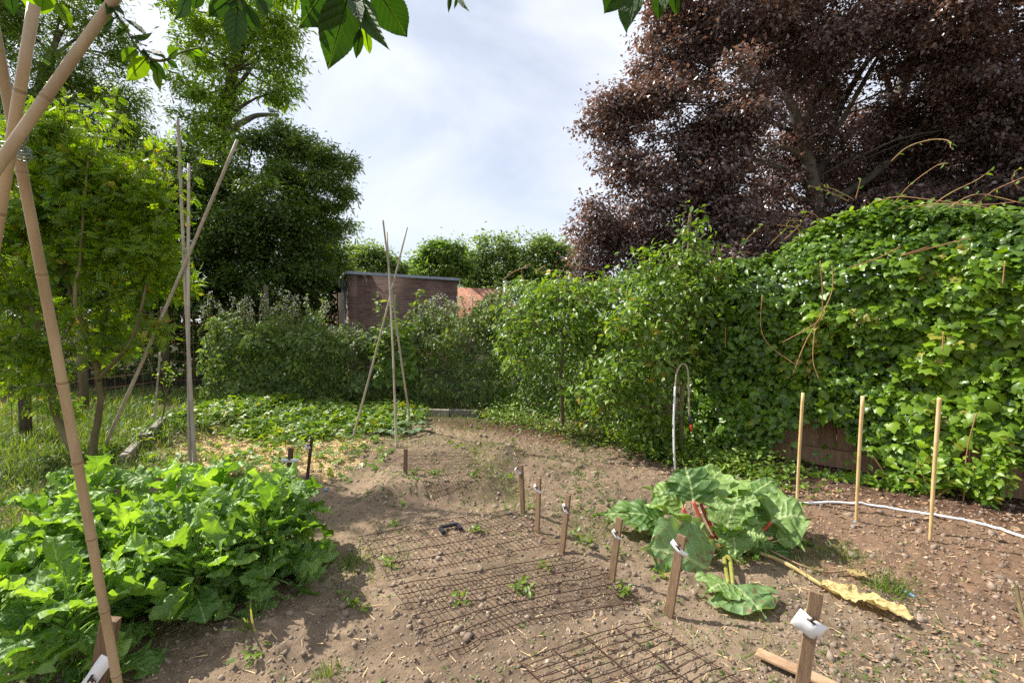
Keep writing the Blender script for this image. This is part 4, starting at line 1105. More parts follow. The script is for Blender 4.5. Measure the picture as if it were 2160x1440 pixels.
# ------------------------------------------------------------------ rusty mesh panels
def panel(lab, cs, nl, nd, rl=.0035, rd=.0022, zoff=.010, hide=.25, seed=0, ext=.03, dens_first=True):
    """cs: world corners back-left, back-right, front-right, front-left; nl lines across, nd dense lines"""
    a, b, c, d_ = [Vector(q) for q in cs]
    mb_ = MB()
    def pt(u, v): 
        q = a.lerp(b, u).lerp(d_.lerp(c, u), v)
        return q
    rr = np.random.default_rng(seed)
    def run(uv0, uv1, r, off, deep):
        K = 26; pts = []
        bias = -rr.random() * deep
        for i in range(K + 1):
            t_ = i / K
            q = pt(uv0[0] + (uv1[0] - uv0[0]) * t_, uv0[1] + (uv1[1] - uv0[1]) * t_)
            g = float(HT(np.array([q.x]), np.array([q.y]))[0])
            nb_ = float(fbm(np.array([q.x]), np.array([q.y]), 2.2, 2, seed + 50)[0])
            gr = float(HG(np.array([q.x]), np.array([q.y]))[0]); pts.append((q.x, q.y, .45 * g + .55 * gr + off + zoff + .012 * nb_ + bias))
        mb_.tube(pts, r, 5, a=rr.random())
    for i in range(nl):
        v = i / (nl - 1) + rr.normal() * .004
        run((-ext * rr.random(), v), (1 + ext * rr.random(), v + rr.normal() * .003), rl, .003, hide * .02)
    for i in range(nd):
        u = i / (nd - 1) + rr.normal() * .002
        run((u, -ext * .5), (u + rr.normal() * .002, 1 + ext), rd, 0, hide * .03)
    return tag(mb_.build('rusty_grid', M['rust'], None), lab, 'wire grid', 'rusty mesh panels laid on the beds')
def GG(px, py): q = G(px, py); return q
panel('rusty mesh panel on the raised far bed with the short bare stake', [GG(800, 978), GG(985, 962), GG(1045, 1030), GG(905, 1055)], 7, 26, .0017, .0014, .017, .12, 3)
panel('rusty mesh panel carrying the black plastic handle', [GG(762, 1135), GG(1067, 1077), GG(1180, 1152), GG(818, 1222)], 6, 36, .0022, .0013, .012, .12, 4)
panel('largest rusty mesh panel in the middle of the bed', [GG(828, 1243), GG(1208, 1175), GG(1372, 1275), GG(925, 1390)], 7, 42, .0024, .0014, .013, .12, 5)
panel('nearest rusty mesh panel cut by the bottom edge of the picture', [GG(1095, 1403), GG(1360, 1315), GG(1640, 1490), GG(1330, 1640)], 15, 5, .0020, .0027, .016, .15, 6)
# black handle
hb = G(948, 1117, .02)
mb = MB()
ha = G(931, 1124, .0); hc = G(967, 1116, .0)
ex = (hc - ha); ex.z = 0; ex.normalize(); ey = Vector((-ex.y, ex.x, 0))
L_ = (hc - ha).length
mb.box((ha + hc) / 2 + Vector((0, 0, .03)) + ey * .02, (L_, .022, .018), (ex, ey, (0, 0, 1)))
for e_ in (ha, hc): mb.box(e_ + Vector((0, 0, .024)) - ey * .012, (.022, .075, .02), (ex, ey, (0, 0, 1)))
tag(mb.build('black_bracket', M['black']), 'black plastic u shaped handle lying on the mesh', 'handle')

# ------------------------------------------------------------------ big leaves
def bladepath(p0, az, e0, e1, ln, n):
    pts = [Vector(p0)]; ups = []
    for i in range(n):
        e_ = e0 + (e1 - e0) * (i / max(1, n - 1))
        dv = Vector((math.cos(az) * math.cos(e_), math.sin(az) * math.cos(e_), math.sin(e_)))
        pts.append(pts[-1] + dv * (ln / n))
    return pts

def bigleaf(mb, p0, az, e0, e1, ln, wd, wprof, nu=16, nv=10, ruf=.1, rfreq=6, cup=.15, roll=0, lobes=.12, lf=5, a=None, crump=None):
    """blade on a bent midrib; wprof(u) relative half width"""
    path = bladepath(p0, az, e0, e1, ln, nu)
    side = Vector((-math.sin(az), math.cos(az), 0))
    ph = rng.random(6) * 6.28
    vs = []; uv = []
    for i, c in enumerate(path):
        u = i / nu
        t_ = (path[min(i + 1, nu)] - path[max(i - 1, 0)]).normalized()
        sd_ = (side - t_ * side.dot(t_)).normalized()
        nr = t_.cross(sd_).normalized()
        if nr.z < 0 and abs(e0) < 1.2: pass
        nr = -nr if t_.cross(sd_).dot(Vector((0, 0, 1))) < 0 and e1 > -1.2 else nr
        sr = sd_ * math.cos(roll) + nr * math.sin(roll); nn_ = nr * math.cos(roll) - sd_ * math.sin(roll)
        wu = max(.001, wprof(u)) * wd
        for j in range(nv + 1):
            v = j / nv * 2 - 1; sg = 1 if v > 0 else -1; av = abs(v)
            edge = 1 + lobes * (math.sin(lf * 6.28 * u + ph[0 if sg > 0 else 1]) + .6 * math.sin(lf * 15.1 * u + ph[2] * sg)) * av ** 2
            zz = cup * wu * av ** 1.5 + ruf * wd * av ** 2 * (math.sin(rfreq * 6.28 * u + ph[3] * sg) + .5 * math.sin(rfreq * 13.3 * u + ph[4] + 2 * sg)) * min(1, 4 * u + .2)
            zz += .05 * wd * math.sin(9 * u * 3.14 + av * 5 + ph[5]) * av * (1 - av) * 2
            sh_ = .12 * wd * av * math.sin(rfreq * 6.28 * u + ph[4])
            if crump:
                cx, am = crump
                zz += am * wd * (math.sin(u * 11 + cx[0] + v * 3) * math.cos(v * 4.1 + cx[1]) + .5 * math.sin(u * 23 + cx[2] + v * 7))
            vs.append(c + sr * v * wu * edge + nn_ * zz + t_ * sh_); uv.append((v * max(.15, wprof(u)), u))
    m_ = nv + 1
    q = [(i * m_ + j, i * m_ + j + 1, (i + 1) * m_ + j + 1, (i + 1) * m_ + j) for i in range(nu) for j in range(nv)]
    va = rng.random() if a is None else a
    mb.add([tuple(v) for v in vs], q, None, va, uv)
    return path

def prof_kale(u): 
    return (.08 + 1.0 * ss(.08, .5, u)) * (1 - ss(.80, 1.02, u)) ** .6 if u < .999 else .02
def prof_rhub(u):
    u2 = min(max(u, 0), 1)
    return (1.05 * (1 - (2 * abs(u2 - .36)) ** 2.0 * .8) * (1 - ss(.62, 1.0, u2) * .97)) if u2 > .03 else .45
def prof_ov(u): return math.sin(PI * min(1, u ** .75)) ** .8 * (1 - .15 * u) if 0 < u < 1 else .01

# kale
kp = [(-1.24, 2.20, 'kale plant at the right end of the bed'), (-1.34, 2.56, 'kale plant at the right rear of the bed by the dark stakes'), (-1.50, 2.10, 'kale plant drooping over bare soil at the front middle of the bed'),
      (-1.66, 2.50, 'kale plant under the tall bean pole tripod'), (-1.85, 2.10, 'kale plant behind the foreground bamboo pole'), (-1.95, 2.62, 'kale plant reaching up beside the shrub base'),
      (-2.18, 2.20, 'kale plant in the left middle of the bed'), (-1.72, 1.72, 'kale plant around the split old stake'), (-2.12, 1.80, 'kale plant in the bottom left corner'), (-2.45, 2.55, 'kale plant at the left edge by the grass'), (-1.30, 2.32, 'short kale plant in the core of the bed')]
for ki, (x_, y_, lab) in enumerate(kp):
    b_ = Vector((x_, y_, float(HG(np.array([x_]), np.array([y_]))[0])))
    e_ = empty('kale_plant', b_, lab, 'kale', 'kale plants in the left bed')
    mb = MB(); hh = .26 + .07 * rng.random()
    if ki in (7, 8): hh = .26
    if ki == 9: hh = .3
    limb(mb, [b_ - Vector((0, 0, .05)), b_ + Vector((.01, .01, hh * .5)), b_ + Vector((.02 * rng.normal(), .02 * rng.normal(), hh))], .016, .010, 8); mb.build('stem', M['stalk_g'], e_, True)
    NL = 52
    for j in range(NL):
        f = j / NL
        az = j * 2.399 + rng.normal() * .3
        z0 = b_.z + .03 + (hh - .03) * f ** .9
        e0 = -.15 + 1.35 * f + rng.normal() * .22; e1 = e0 - rng.uniform(.35, 1.5) * (1 - .3 * f)
        ln = rng.uniform(.13, .235) * (1 - .1 * f)
        mb = MB()
        p0 = Vector((b_.x, b_.y, z0)) + Vector((math.cos(az), math.sin(az), 0)) * .01
        plen = ln * rng.uniform(.35, .65)
        pth = bladepath(p0, az, e0 + .15, e0 - .15, plen, 4)
        mb.tube(pth, [.0065, .006, .005, .0045, .004], 6, a=.97)
        crumple = (rng.random(3) * 50, rng.uniform(.10, .22))
        bigleaf(mb, pth[-1], az + rng.normal() * .25, e0 - .1, e1, ln, ln * rng.uniform(.24, .40), prof_kale, 26, 12, ruf=rng.uniform(.16, .28), rfreq=rng.uniform(2.8, 5.2), cup=rng.uniform(-.25, .7), roll=rng.normal() * .5, lobes=.24, lf=rng.uniform(4.2, 6.5), crump=crumple)
        mb.build('leaf', M['kale'], e_, True)
# rhubarb
rb_ = G(1535, 1165)
rh = empty('rhubarb_plant', rb_, 'large rhubarb plant with broad crinkled leaves and red stalks', 'rhubarb')
def rleaf(base, tip, hw, N, stalk=(), mat='rhub', smat='stalk', sr=.012, label=None, cu=.35, ruf=.11):
    """base/tip: (px,py,dy) of the blade, hw half width m, N the way its top side faces"""
    s_end = P(base[0], base[1], rb_.y + base[2]); tp = P(tip[0], tip[1], rb_.y + tip[2])
    pts = [rb_ + Vector((rng.normal() * .03, rng.normal() * .03, 0))] + [P(a_, b_, rb_.y + c_) for a_, b_, c_ in stalk] + [s_end]
    dv = tp - s_end; az = math.atan2(dv.y, dv.x); el = math.atan2(dv.z, math.hypot(dv.x, dv.y)); ln = dv.length
    td = dv.normalized(); side = Vector((-math.sin(az), math.cos(az), 0)); nr = td.cross(side).normalized()
    if nr.z < 0: nr = -nr
    N = Vector(N).normalized(); N = (N - td * N.dot(td)).normalized()
    roll = math.atan2(-N.dot(side), N.dot(nr))
    mb_ = MB()
    bigleaf(mb_, s_end, az, el + cu, el - cu, ln * (1 + .12 * cu), hw, prof_rhub, 26, 18, ruf=ruf * 1.2, rfreq=rng.uniform(2.4, 3.6), cup=rng.uniform(-.2, .2), roll=roll, lobes=.12, lf=rng.uniform(3, 4.5), crump=(rng.random(3) * 50, .045))
    o_ = mb_.build('leaf', M[mat], rh, True)
    if label: o_['label'] = label
    m2 = MB(); cv = curve3(pts, 5); m2.tube(cv, [sr * (1.15 - .35 * i / len(cv)) for i in range(len(cv))], 8)
    m2.build('stalk', M[smat], o_, True)
for k_ in range(7):
    an = (-1.2, -.8, -.3, .1, .5, -1.5, .8)[k_]; bx_ = 1530 + 62 * math.cos(an) * rng.uniform(.5, 1.1); by_ = 1112 - 22 * math.sin(an) + rng.normal() * 10
    ex_ = bx_ + (bx_ - 1530) * .9 + rng.normal() * 14; ey_ = by_ - 22 + abs(bx_ - 1530) * .55 + rng.normal() * 10; yy = .12 * math.sin(an)
    rleaf((bx_, by_, yy), (ex_, ey_, yy + .12 * math.sin(an) + .03), rng.uniform(.06, .11), (.25 * math.cos(an) - .1, -.5, .8), [((bx_ + 1530) / 2, 1130, yy * .5)], smat='stalk' if k_ % 3 else 'stalk_g', cu=rng.uniform(.3, .7))
rleaf((1462, 1056, .08), (1440, 974, .22), .145, (-.25, -.6, .8), [(1485, 1110, .03)])
rleaf((1478, 1062, .12), (1528, 984, .30), .13, (-.2, -.6, .8), [(1500, 1110, .05)])
rleaf((1520, 1042, .14), (1590, 1010, .25), .11, (.1, .25, .95), [(1510, 1110, .05)])
rleaf((1446, 1106, .0), (1350, 1066, .0), .135, (-.35, .15, .95), [(1480, 1135, 0)], cu=.55)
rleaf((1440, 1070, .2), (1358, 1028, .3), .11, (-.1, -.5, .9), [(1470, 1120, .1)])
rleaf((1534, 1112, -.03), (1566, 1044, .02), .130, (-.25, -.8, .6), [(1520, 1135, 0)])
rleaf((1545, 1085, .05), (1610, 1050, .0), .125, (.1, -.35, .95), [(1535, 1125, 0)])
rleaf((1570, 1060, .2), (1642, 1014, .35), .12, (.1, -.1, 1), [(1560, 1110, .1)])
rleaf((1590, 1085, .22), (1640, 1046, .30), .12, (.2, -.4, .9), [(1570, 1120, .1)])
rleaf((1628, 1100, .03), (1712, 1098, -.02), .165, (.15, -.75, .75), [(1600, 1125, .03)], cu=.6)
rleaf((1605, 1090, .15), (1700, 1062, .25), .12, (.2, -.3, .9), [(1580, 1125, .1)])
rleaf((1385, 1102, .22), (1254, 1088, .25), .115, (-.1, -.3, 1), [(1440, 1125, .1)], smat='stalk_g', cu=.3)
rleaf((1400, 1108, .12), (1305, 1082, .14), .12, (-.1, -.4, .9), [(1450, 1130, .05)], smat='stalk_g', cu=.4)
rleaf((1492, 1200, -.20), (1338, 1158, -.16), .185, (-.35, -.85, .55), [(1510, 1195, -.12)], mat='rhub_s', smat='stalk_g', label='large leaf eaten and spotted with brown dirt', cu=.35)
rleaf((1480, 1150, -.05), (1420, 1120, .0), .11, (-.2, -.7, .7), [(1500, 1150, -.03)], smat='stalk_g')
rleaf((1545, 1118, -.10), (1552, 1182, -.2), .09, (-.2, -.8, .5), [(1535, 1135, -.06)], cu=.4)
rleaf((1560, 1125, .0), (1598, 1150, -.08), .07, (.1, -.7, .7), [(1550, 1135, 0)], cu=.4)
rleaf((1546, 1232, -.43), (1616, 1300, -.64), .150, (-.05, -.2, 1), [(1540, 1180, -.18)], mat='rhub_s', smat='stalk_g', label='flat leaf on the soil with a yellow spotted edge', cu=.15, ruf=.05)
rleaf((1536, 1228, -.42), (1488, 1250, -.50), .105, (-.4, -.3, .9), [(1530, 1190, -.15)], smat='stalk_g', cu=.3)
for (x0_, y0_, x1_, y1_, h_) in ((1590, 1150, 1640, 1150, .05), (1610, 1170, 1680, 1168, .05), (1640, 1140, 1700, 1140, .06), (1560, 1180, 1600, 1205, .05), (1600, 1185, 1650, 1200, .04), (1530, 1150, 1540, 1190, .06), (1470, 1150, 1430, 1170, .06), (1575, 1160, 1620, 1130, .06)):
    rleaf((x0_, y0_, -.03), (x1_, y1_, -.08), h_, (rng.normal() * .3, -.5, .9), [(1560, 1155, 0)], smat='stalk_g', cu=.4, sr=.005)
rleaf((1602, 1165, .0), (1660, 1190, -.1), .055, (.1, -.5, .9), [(1570, 1160, 0)], smat='stalk_g', cu=.3)
rleaf((1450, 1195, -.05), (1480, 1225, -.15), .06, (-.1, -.6, .8), [(1490, 1185, -.05)], mat='rhub_y', smat='stalk_g', label='yellowing leaf')
# withered leaf
s0 = G(1650, 1195, .03); s1 = G(1735, 1245, .02); tp = G(1925, 1322, .012)
mb = MB(); dv = tp - s1
bigleaf(mb, s1 + Vector((0, 0, .005)), math.atan2(dv.y, dv.x), .06, -.06, dv.length, .072, lambda u: math.sin(PI * min(1, (u * .92 + .05))) ** .6 * (1 - .45 * u), 34, 12, ruf=.16, rfreq=1.7, cup=.25, lobes=.22, lf=7.3, crump=(rng.random(3) * 50, .16))
o_ = mb.build('leaf', M['dry'], rh, True); o_['label'] = 'withered straw coloured leaf lying on the soil'
mb = MB(); mb.tube(curve3([G(1560, 1165, .04), s0, s1 + Vector((0, 0, .005))]), .010, 8); mb.build('stalk', M['dry'], o_, True)
s1 = G(1785, 1210, .02); tp = G(1830, 1228, .02); mb = MB(); dv = tp - s1
bigleaf(mb, s1, math.atan2(dv.y, dv.x), .1, -.1, dv.length, .035, lambda u: math.sin(PI * min(1, (u * .92 + .05))), 10, 6, ruf=.2)
o_ = mb.build('leaf', M['dry'], rh, True); o_['label'] = 'small shrivelled leaf on a long red stalk'
mb = MB(); mb.tube(curve3([G(1600, 1165, .05), G(1680, 1195, .02), G(1740, 1210, .012), s1]), .005, 8); mb.build('stalk', M['litter'], o_, True)

# ------------------------------------------------------------------ overhead plum twigs
def overleaf(parent, base, tip, d0, wpx, bright=False, dt=.04, roll=None):
    a = P(base[0], base[1], d0); b = P(tip[0], tip[1], d0 + rng.normal() * dt)
    dv = b - a; ln = dv.length
    view = ((a + b) / 2 - Vector((0, 0, CAMH))).normalized()
    ty = dv.normalized(); nz_ = -view + Vector(rng.normal(size=3)) * .25; nz_ = (nz_ - ty * nz_.dot(ty)).normalized(); sx_ = ty.cross(nz_)
    hw = wpx / 2 * d0 / F
    nu, nv = 30, 8; vs = []; uv = []
    for i in range(nu + 1):
        u = i / nu; wv = math.sin(PI * min(1, u ** .8)) ** .85 * (1 - .25 * ss(.7, 1, u))
        if i == nu: wv = .0
        for j in range(nv + 1):
            v = j / nv * 2 - 1
            ser = 1 + (.022 if i % 2 else -.015) * (abs(v) > .95)
            vs.append(a + ty * ln * u + sx_ * v * hw * wv * ser - nz_ * (abs(v) * hw * -.3 + .14 * ln * (u - .3) ** 2) + nz_ * .05 * hw * math.sin(u * 22 + v * 2) * abs(v)); uv.append((v * max(wv, .1), u))
    q = [(i * (nv + 1) + j, i * (nv + 1) + j + 1, (i + 1) * (nv + 1) + j + 1, (i + 1) * (nv + 1) + j) for i in range(nu) for j in range(nv)]
    mb_ = MB(); mb_.add([tuple(v) for v in vs], q, None, rng.random(), uv)
    mb_.tube([a - ty * .012, a, a + ty * ln * .5, a + ty * ln * .9], [.0014, .0013, .0009, .0004], 5, a=.5)
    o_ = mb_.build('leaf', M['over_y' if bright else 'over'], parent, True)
    if bright: o_['label'] = 'bright green leaf with sunlight put into its colour'
def overbranch(name, lab, twigs, leaves, dd_):
    q = twigs[0][0]
    e_ = empty(name, P(q[0], q[1], dd_), lab, 'branch', 'leafy fruit tree twigs hanging into the top of the picture')
    for tw in twigs:
        mb_ = MB(); cv = curve3([P(x_, y_, dd_) for x_, y_ in tw], 5)
        mb_.tube(cv, [.0035 * (1 - .6 * i / len(cv)) for i in range(len(cv))], 7); mb_.build('twig', M['twig'], e_, True)
    for l in leaves: overleaf(e_, l[0], l[1], dd_, l[2], len(l) > 3)
overbranch('overhanging_twig', 'drooping twig with pale leaves crossing the top end of the bamboo poles', [[(150, -140), (190, -60), (228, 5), (255, 45), (288, 98), (312, 124)], [(312, 124), (345, 128), (385, 110), (425, 100)], [(190, -60), (120, -20), (60, -10)]],
    [((243, 38), (212, 62), 30), ((232, 10), (262, 30), 16), ((250, 40), (275, 75), 12), ((262, 62), (245, 75), 12), ((266, 42), (312, 75), 18), ((288, 85), (310, 100), 16), ((275, 80), (318, 78), 14), ((286, 105), (258, 130), 24, 1), ((309, 122), (267, 172), 32, 1), ((300, 110), (318, 122), 20),
     ((318, 127), (352, 172), 22), ((330, 148), (337, 190), 16, 1), ((312, 108), (350, 120), 20), ((350, 126), (378, 145), 14), ((358, 118), (376, 102), 22, 1), ((380, 112), (412, 152), 18, 1), ((395, 108), (412, 132), 16, 1), ((400, 104), (432, 118), 14, 1), ((345, 130), (355, 150), 10, 1),
     ((90, -25), (66, 27), 48, 1), ((95, -30), (88, 25), 40, 1), ((122, 8), (152, 60), 24, 1), ((135, -10), (168, 20), 18, 1), ((20, -20), (30, 35), 22), ((210, -10), (255, 15), 26), ((225, -25), (200, 10), 24), ((240, 2), (226, 30), 18)], 1.0)
overbranch('overhanging_twig', 'twig with broad dark leaves at the top edge left of centre', [[(420, -150), (470, -60), (500, -10), (515, 25)], [(470, -60), (400, -20)], [(500, -20), (560, -15)]],
    [((500, 18), (495, 117), 42), ((520, 12), (546, 74), 30), ((478, 5), (440, 35), 34), ((505, -5), (455, 28), 30), ((395, -15), (376, 40), 30), ((420, -20), (410, 20), 26), ((530, -15), (580, 18), 34), ((545, 0), (565, 35), 20), ((500, -20), (520, 30), 30)], .8)
overbranch('overhanging_twig', 'cluster of big toothed leaves hanging from the top edge in the centre', [[(760, -160), (750, -80), (745, -20), (752, 20), (770, 45)], [(640, -60), (625, -15)]],
    [((735, -14), (692, 147), 78), ((700, -38), (631, 59), 74), ((790, -30), (858, 78), 76), ((750, 5), (812, 97), 34), ((760, 20), (800, 75), 26), ((768, 48), (780, 119), 22, 1), ((760, 60), (751, 126), 20), ((770, 0), (790, 70), 30), ((625, 0), (622, 31), 16, 1), ((630, -20), (640, 12), 14), ((745, -5), (760, 45), 30)], .72)
overbranch('overhanging_twig', 'small dark twig tips at the top edge right of centre', [[(960, -80), (962, -5)]], [((950, -12), (946, 27), 9), ((964, -10), (985, 22), 11), ((966, -12), (958, 20), 8)], .9)
overbranch('overhanging_twig', 'pair of dark pointed leaves hanging in front of the copper beech', [[(1360, -150), (1370, -60), (1390, -30)], [(1370, -60), (1320, -40)]],
    [((1305, -20), (1274, 30), 44), ((1345, -30), (1320, 68), 54), ((1392, -25), (1390, 43), 30), ((1422, -25), (1426, 34), 24), ((1405, -30), (1400, 20), 26)], .8)

# ------------------------------------------------------------------ hoses
mb = MB()
hb2 = G(1424, 992); d = hb2.y
mb.tube(curve3([G(1432, 996, .015), P(1424, 990, d + .0), P(1421, 900, d), P(1424, 815, d + .02)], 6), .0095, 10)
hz1 = empty('hanging_hose', hb2, 'white garden hose hung over the fruit tree with a red nozzle at its end', 'hose')
mb.build('hose_down', M['hose'], hz1, True)
mb = MB(); mb.tube(curve3([P(1424, 817, d + .02), P(1428, 785, d + .06), P(1438, 768, d + .1), P(1448, 772, d + .1), P(1452, 795, d + .06), P(1453, 840, d), P(1454, 880, d)], 6), .0085, 10); mb.build('hose_end', M['hosetan'], hz1, True)
mb = MB(); mb.tube([P(1454, 878, d), P(1455, 886, d), P(1456, 896, d)], [.014, .016, .011], 12); mb.build('connector', M['black'], hz1, True)
mb = MB(); mb.tube([P(1456, 894, d), P(1459, 909, d)], [.013, .010], 12); mb.build('nozzle', M['red'], hz1, True)
hp = [(1640, 1066), (1700, 1064), (1760, 1062), (1800, 1065), (1850, 1070), (1920, 1082), (1990, 1092), (2070, 1108), (2160, 1136), (2300, 1185)]
mb = MB(); cv = curve3([G(x_, y_, .012) for x_, y_ in hp], 8)
cv = [Vector((p_.x, p_.y, max(p_.z, float(HG(np.array([p_.x]), np.array([p_.y]))[0]) + .008))) for p_ in cv]
mb.tube(cv, .0085, 10); tag(mb.build('garden_hose', M['hose'], None, True), 'white hose lying on the soil along the foot of the ivy', 'hose')

# ------------------------------------------------------------------ bricks, edging, scraps
def brickat(px, py, sz, rot, mat, nm, lab, cat, tilt=0, grp=None, sink=.3):
    q = G(px, py); x = Vector((math.cos(rot), math.sin(rot), tilt)).normalized(); y = Vector((0, 0, 1)).cross(x).normalized(); z = x.cross(y)
    mb_ = MB(); mb_.box(q + Vector((0, 0, sz[2] * (.5 - sink) + (.012 if sz[2] < .02 else 0))), sz, (x, y, z), a=.8, bev=min(.006, sz[2] * .2))
    return tag(mb_.build(nm, M[mat]), lab, cat, grp)
brickat(715, 914, (.20, .10, .07), .1, 'brick1', 'loose_brick', 'pale sunlit loose brick left of the middle bean poles', 'brick', grp='loose bricks on the soil')
brickat(761, 912, (.21, .10, .045), -.05, 'concrete', 'loose_brick', 'flat grey brick behind the left foot of the middle bean poles', 'brick', grp='loose bricks on the soil')
brickat(806, 898, (.10, .10, .07), .4, 'brick1', 'loose_brick', 'broken brick end standing behind the squash seedlings', 'brick', grp='loose bricks on the soil')
brickat(822, 905, (.16, .10, .05), .3, 'concrete', 'loose_brick', 'half buried brick beside the squash seedlings', 'brick', grp='loose bricks on the soil')
e_ = empty('edging_row', G(880, 872), 'low grey edging stones along the back of the bare plot', 'edging')
pts_ = [G(660, 884), G(760, 882), G(880, 876), G(950, 878), G(1010, 880)]
for a, b in zip(pts_[:-1], pts_[1:]):
    L_ = (b - a).length; dv = (b - a) / L_; nk = max(1, round(L_ / .5))
    for k in range(nk):
        c = a.lerp(b, (k + .5) / nk); x = Vector((dv.x, dv.y, 0)).normalized(); y = Vector((0, 0, 1)).cross(x)
        mb = MB(); mb.box(c + Vector((0, 0, .02 + .01 * rng.random())), (L_ / nk - .02, .06, .15), (x, y, (0, 0, 1)), bev=.006); mb.build('edging_stone', M['concrete'], e_)
e_ = empty('concrete_kerb', G(290, 950), 'weathered concrete kerb between the long grass and the straw patch', 'kerb')
pts_ = [G(262, 985), G(292, 950), G(322, 922), G(345, 900)]
for a, b in zip(pts_[:-1], pts_[1:]):
    x = (b - a); L_ = x.length; x.z = 0; x.normalize(); y = Vector((0, 0, 1)).cross(x)
    mb = MB(); mb.box((a + b) / 2 + Vector((0, 0, .015)), (L_ - .01, .07, .2), (x, y, (0, 0, 1)), bev=.008); mb.build('kerb_stone', M['concrete'], e_)
brickat(1690, 1425, (.30, .05, .012), -.75, 'litter', 'wood_offcut', 'pale wooden offcut half buried behind the nearest label stake', 'plank', sink=.1)
mb = MB(); mb.tube([G(2143, 1255, .05), G(2150, 1300, .05), G(2165, 1345, .03)], [.008, .009, .009], 7); tag(mb.build('dead_twig', M['stem'], None, True), 'short dead twig at the right edge of the soil', 'twig')
for (px, py, lab) in ((684, 1036, 'crumpled pale blue plastic scrap in the shaded hollow'), (1920, 1255, 'blue plastic scrap beside the grass tuft on the right'), (1800, 1108, 'tiny blue and white scrap at the foot of the middle cane')):
    q = G(px, py, .008); mb = MB()
    for k in range(5 if px != 1800 else 2): mb.blob(q + Vector(rng.normal(size=3)) * .010, (.014, .011, .006), 6, .45)
    tag(mb.build('plastic_scrap', M['blue']), lab, 'litter', 'blue plastic scraps')

# ------------------------------------------------------------------ squash seedlings
for (px, py, n_, lab) in ((822, 918, 12, 'squash seedling with round pale leaves left of the front bean pole'), (873, 915, 12, 'squash seedling with round pale leaves at the right bean pole')):
    q = G(px, py); e_ = empty('squash_plant', q, lab, 'squash', 'squash seedlings at the bean poles')
    for k in range(n_):
        az = k * 2.4; rr = .05 + .09 * rng.random(); h_ = .06 + .08 * rng.random()
        p1 = q + Vector((math.cos(az) * rr, math.sin(az) * rr, h_))
        mb = MB(); mb.tube([q, q.lerp(p1, .5) + Vector((0, 0, .02)), p1], .003, 5)
        bigleaf(mb, p1, az, .3, -.6, .10, .055, lambda u: math.sin(PI * min(1, u * .9 + .08)) ** .6, 8, 6, ruf=.1)
        mb.build('leaf', M['squash'], e_, True)

# ------------------------------------------------------------------ ground cover and crumbs (uncountable)
def region(n, x0, x1, y0, y1):
    return rng.uniform(x0, x1, n), rng.uniform(y0, y1, n)
def viewregion(n, y0=1.5, y1=6.5, x0=-9, x1=9):
    """points over the ground seen, denser near"""
    y = y0 * (y1 / y0) ** rng.random(n); x = rng.uniform(-1.2, 1.2, n) * y
    k = (x > x0) & (x < x1); return x[k], y[k]
kx = lambda x, y: ((x > -2.6) & (x < -.95) & (y > 1.7) & (y < 2.8))
# crumbs
x, y = viewregion(26000, 1.5, 6.3, -3.9, 4.5)
z = HG(x, y); r_ = .0035 * np.exp(rng.normal(size=len(x)) * .5) * (1 + .3 * y)
ico = np.array([(0, 0, 1), (.9, 0, .1), (0, .9, .2), (-.9, .1, 0), (.1, -.9, .1), (0, 0, -.8)]); icot = [(0, 1, 2), (0, 2, 3), (0, 3, 4), (0, 4, 1), (5, 2, 1), (5, 3, 2), (5, 4, 3), (5, 1, 4)]
mb = MB(); scatter(mb, (ico, [], icot), np.stack([x, y, z], 1), rng.normal(size=(len(x), 3)), rng.normal(size=(len(x), 3)), r_)
tag(mb.build('soil_crumbs', M['crumb']), 'loose crumbs of dry soil over the beds', 'soil', kind='stuff')
x, y = viewregion(700, 1.5, 6, -2, 4.5); z = HG(x, y)
mb = MB(); scatter(mb, (ico * [1, 1.2, .6], [], icot), np.stack([x, y, z], 1), rng.normal(size=(len(x), 3)) * .3 + [0, 0, 1], rng.normal(size=(len(x), 3)), .0045 * np.exp(rng.normal(size=len(x)) * .4) * (1 + .25 * y))
tag(mb.build('pebbles', M['stone']), 'small pale pebbles in the soil', 'pebbles', kind='stuff')
# litter on the right and under the hedge
x, y = viewregion(15000, 1.5, 5.5, -.5, 4.6)
hd = (x - 1.43) * .60 + (y - 4.6) * .80
k = rng.random(len(x)) < np.clip(.06 + .8 * ss(.9, 2.0, x) * (y < 4.3) + ss(-1.0, -.3, hd), 0, 1) * .8
x, y = x[k], y[k]; z = HG(x, y) + .004
mb = MB(); scatter(mb, T_CHIP, np.stack([x, y, z], 1), rng.normal(size=(len(x), 3)) * .35 + [0, 0, 1], rng.normal(size=(len(x), 3)), rng.uniform(.008, .03, len(x)) * (1 + .5 * ss(-.9, -.1, (x - 1.43) * .60 + (y - 4.6) * .80)))
tag(mb.build('leaf_litter', M['litter']), 'dry leaf and bark litter along the foot of the ivy', 'litter', kind='stuff')
# straw pieces
x, y = viewregion(1300, 1.5, 5.5, -1.5, 4.6); z = HG(x, y) + .004
mb = MB(); scatter(mb, (np.array(T_CHIP[0]) * [.12, 1, .5], T_CHIP[1], []), np.stack([x, y, z], 1), rng.normal(size=(len(x), 3)) * .2 + [0, 0, 1], rng.normal(size=(len(x), 3)), rng.uniform(.02, .07, len(x)))
tag(mb.build('straw_bits', M['chip']), 'thin dry stalks and straw bits on the soil', 'straw', kind='stuff')
